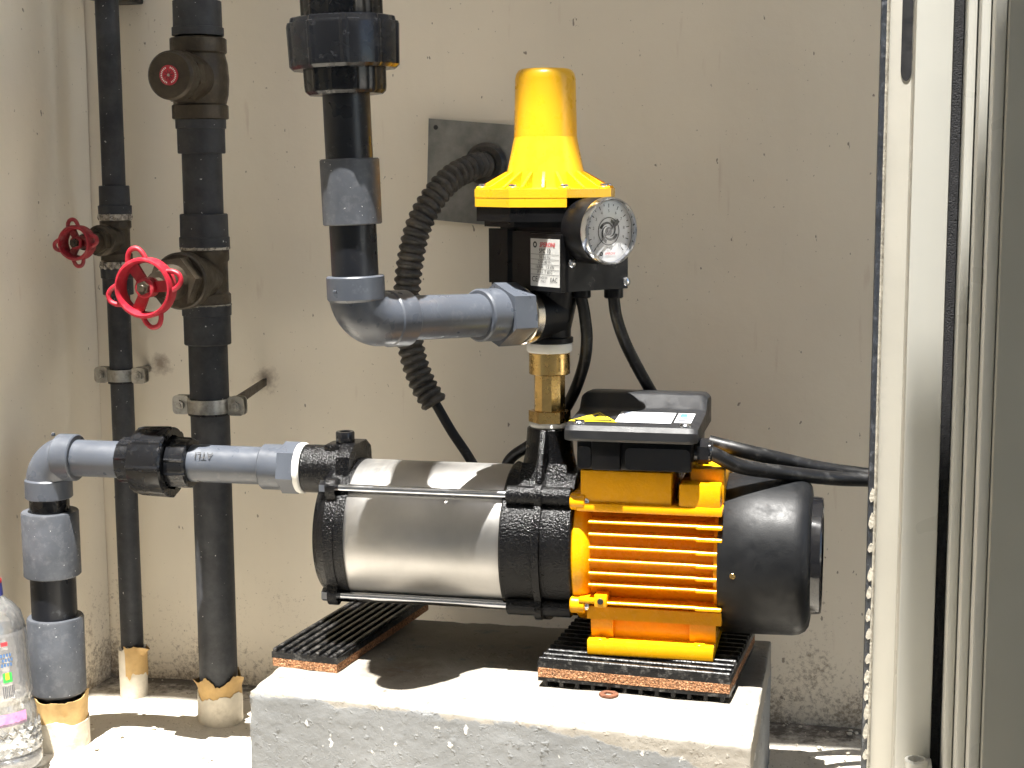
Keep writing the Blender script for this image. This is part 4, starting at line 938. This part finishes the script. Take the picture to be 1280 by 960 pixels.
# ================================================================ DOOR FRAME AT THE RIGHT EDGE
df_ = thing('door_frame', 'beige and grey metal door frame with black seals at the right edge', 'door frame', (.05, 1.06, 0))
FZ0, FZ1 = -.002, 1.75
def post(name, m, x0, x1, y0, y1, bev=.0012, z0=FZ0, z1=FZ1):
    return part(name, m, df_, lambda b: box(b, (x0, y0, z0), (x1, y1, z1), bev))
post('jamb', 'frame_beige', .0170, .0420, 1.1200, 1.175, .0010)
post('stop_face', 'frame_grey', .0325, .0563, 1.0500, 1.1192, .0015)
post('seal_channel', 'frame_dark', .0500, .0850, 1.0690, 1.1100, .0005)
post('brush_seal', 'brush_black', .0566, .0632, 1.0600, 1.0688, .0012)
post('rebate', 'frame_grey', .0633, .0698, 1.0300, 1.0680, .0025)
post('bead', 'frame_grey', .0701, .0764, 1.0100, 1.0450, .0020)
post('bead_gap', 'brush_black', .0690, .0715, 1.0380, 1.0500, .0003)
post('outer_bead', 'frame_grey', .0767, .0838, .9880, 1.0300, .0015)
post('leaf_panel', 'frame_dark', .0841, .60, .9790, 1.0200, .0015)
# slot in the jamb, round-ended
part('slot', 'ink_black', df_, lambda b: prism(b, [(-.0038, .60)] + [(-.0038*math.cos(R(a)), -.0038*2.2*math.sin(R(a))) for a in range(0, 181, 15)] + [(.0038, .60)], (.0290, 1.1194, .5935), X, Z, Y, .0005))
# edge of the panel core: dark skin above, torn honeycomb showing below
core = post('edge_skin', 'gasket', .0112, .0150, 1.1180, 1.1750, .0004)
def rough_strip(b):
    n = 160; A, B, Cc = [], [], []
    for i in range(n+1):
        z = FZ0+(1.0-FZ0)*i/n; w = .0008*noise.noise(Vector((z*160, 0, 0)))+.0006*noise.noise(Vector((z*420, 3, 0)))
        A.append(b.verts.new((.0148, 1.1183+w*.6, z))); B.append(b.verts.new((.0160, 1.1168+w, z))); Cc.append(b.verts.new((.0172, 1.1188+w*.6, z)))
    for i in range(n):
        b.faces.new((A[i], A[i+1], B[i+1], B[i])); b.faces.new((B[i], B[i+1], Cc[i+1], Cc[i]))
part('sealant_bead', 'core_white', df_, rough_strip, ang=80)
rnd = random.Random(5); z = .292
while z > .03:
    f = .75+.6*rnd.random(); lx = .0006*(rnd.random()-.5)
    part('core_tuft', 'core_white', df_, lambda b: prism(b, [(-.0017, -.0022*f), (-.0004, -.0046*f), (.0018, -.0034*f), (.0022, .0030*f), (.0006, .0048*f), (-.0010, .0016*f)], (.0132+lx, 1.1172, z), X, Z, Y, .003, .0006))
    z -= .0125+.008*rnd.random()
hg = post('lower_hinge', 'frame_grey', .0470, .0570, 1.0330, 1.0490, .001, 0, .1245)
part('hinge_knuckle', 'frame_grey', hg, lambda b: lathe(b, [(0, .0078), (.1270, .0078), (.1278, .0072), (.1278, .0055), (.1200, .0050), (.1200, 0)], (.0465, 1.0360, 0), Z, 28))
part('hinge_bore', 'gasket', hg, lambda b: cyl(b, (.0465, 1.0360, .1195), Z, 0, .0015, .0050, 20, .0003))

# ================================================================ BOTTLE, SCRAPS
BA = Vector((-.7245, 1.1720, .0015)); BT = Vector((-.7375, 1.1760, .1730)); BD = (BT-BA).normalized()
bt = thing('plastic_bottle', 'clear plastic water bottle leaning by the suction pipe at the left edge', 'bottle', BA)
def diamonds(i): return 1
part('body', 'clear_plastic', bt, lambda b: lathe(b, [(0, 0), (.001, .022), (.004, .0300), (.010, .0325), (.018, .0328), (.0195, .0316), (.021, .0328), (.030, .0322), (.050, .0315), (.060, .0300), (.0630, .0285), (.0660, .0282), (.0690, .0290), (.100, .0288), (.118, .0290), (.130, .0288), (.1420, .0262), (.1500, .0205), (.1560, .0140), (.1585, .0122), (.1615, .0122)], BA, BD, 40, rf=None), ang=50)
a_, bx_, by_ = basis(BD)
def bottle_patch(b, t0, t1, r, a0, a1, n=10):
    A = [bm_v for bm_v in [b.verts.new(BA+BD*t0+(bx_*math.cos(R(a0+(a1-a0)*i/n))+by_*math.sin(R(a0+(a1-a0)*i/n)))*r) for i in range(n+1)]]
    B = [b.verts.new(BA+BD*t1+(bx_*math.cos(R(a0+(a1-a0)*i/n))+by_*math.sin(R(a0+(a1-a0)*i/n)))*r) for i in range(n+1)]
    for i in range(n): b.faces.new((A[i], A[i+1], B[i+1], B[i]))
wrap = part('label_wrap', 'clear_label', bt, lambda b: lathe(b, [(.0700, .0293), (.1280, .0294)], BA, BD, 48))
# angle of a direction about the bottle axis
def bang(v): return math.degrees(math.atan2(Vector(v).dot(by_), Vector(v).dot(bx_)))
VA = bang((.52, -.85, 0)); SG = 1 if bang((.80, -.60, 0)) > VA else -1
def bp(name, m, t0, t1, d0, d1, r=.02965): part(name, m, wrap, lambda b: bottle_patch(b, t0, t1, r, VA+SG*d0, VA+SG*d1))
bp('printed_square', 'print_green', .0860, .0945, 12, 27)
bp('printed_flame', 'ink_yellow', .0885, .0945, 16, 22, .0299)
for q in range(12): bp('printed_motif', 'ink_blue', .1000+.0042*(q//4), .1028+.0042*(q//4), 11+5*(q % 4)+2*(q//4 % 2), 14+5*(q % 4)+2*(q//4 % 2))
bp('printed_motif', 'ink_red', .1180, .1215, 14, 25)
for q in range(7): bp('barcode_bar', 'ink_grey', .0725, .0830, 10+3*q, 11.2+3*q+.3*(q % 2))
bp('printed_block', 'ink_black', .0700, .0800, -30, -8)
part('printed_band', 'print_pink', bt, lambda b: bottle_patch(b, .0480, .0590, .0314, VA+SG*-60, VA+SG*44, 24))
dm = part('embossed_diamond', 'clear_plastic', bt, lambda b: [lathe(b, [(0, .0042), (.0016, .0020), (.0020, 0)], BA+BD*(.0240+.0062*k)+(bx_*math.cos(R(VA-70+16*i+8*(k % 2)))+by_*math.sin(R(VA-70+16*i+8*(k % 2))))*.0316, bx_*math.cos(R(VA-70+16*i+8*(k % 2)))+by_*math.sin(R(VA-70+16*i+8*(k % 2))), 4) for k in range(4) for i in range(11)], ang=20); dm['kind'] = 'stuff'
cap_ = part('cap', 'cap_blue', bt, lambda b: lathe(b, [(.1580, .0118), (.1580, .0132), (.1690, .0130), (.1700, .0122), (.1700, 0)], BA, BD, 36, rf=lambda i: 1 if i % 2 else .975))
part('cap_top', 'cap_red', cap_, lambda b: lathe(b, [(.1692, .0131), (.1715, .0131), (.1725, .0122), (.1725, 0)], BA, BD, 36))

rg = random.Random(3); b = bmesh.new()
for k in range(150):
    if k < 90: gx, gy = rg.uniform(-.72, -.48), rg.uniform(1.20, 1.432)
    else: gx, gy = rg.uniform(-.06, .03), rg.uniform(1.30, 1.435)
    if BX0-.004 < gx < BX1+.004 and gy < BY1: continue
    if min(math.hypot(gx-a_[0], gy-a_[1]) for a_ in ((RX, PY_), (TX, TY), (FX, FY))) < .03: continue
    r_ = .0006+.0022*rg.random()**3; c_ = Vector((gx, gy, .0018+r_*.3))
    vs_ = bmesh.ops.create_icosphere(b, subdivisions=1, radius=r_)['verts']
    for q in vs_: q.co = Vector((q.co.x*rg.uniform(.7, 1.4), q.co.y*rg.uniform(.7, 1.4), q.co.z*.6)) + c_
o = obj('grit', b, 'plaster_collar', ang=20); o['kind'] = 'stuff'; o['label'] = 'loose plaster grit scattered on the floor by the pipes and the block'
b = bmesh.new(); lathe(b, [(0, .0034), (.0014, .0034), (.0014, .0075), (0, .0077), (0, .0034)], (-.1850, 1.1640, BZ+.0006), Z, 24, rf=lambda i: 1+.03*math.sin(i*1.7))
tag(obj('washer', b, 'rust', origin=(-.185, 1.164, BZ)), 'rusty washer lying on the block just in front of the right pad', 'washer')
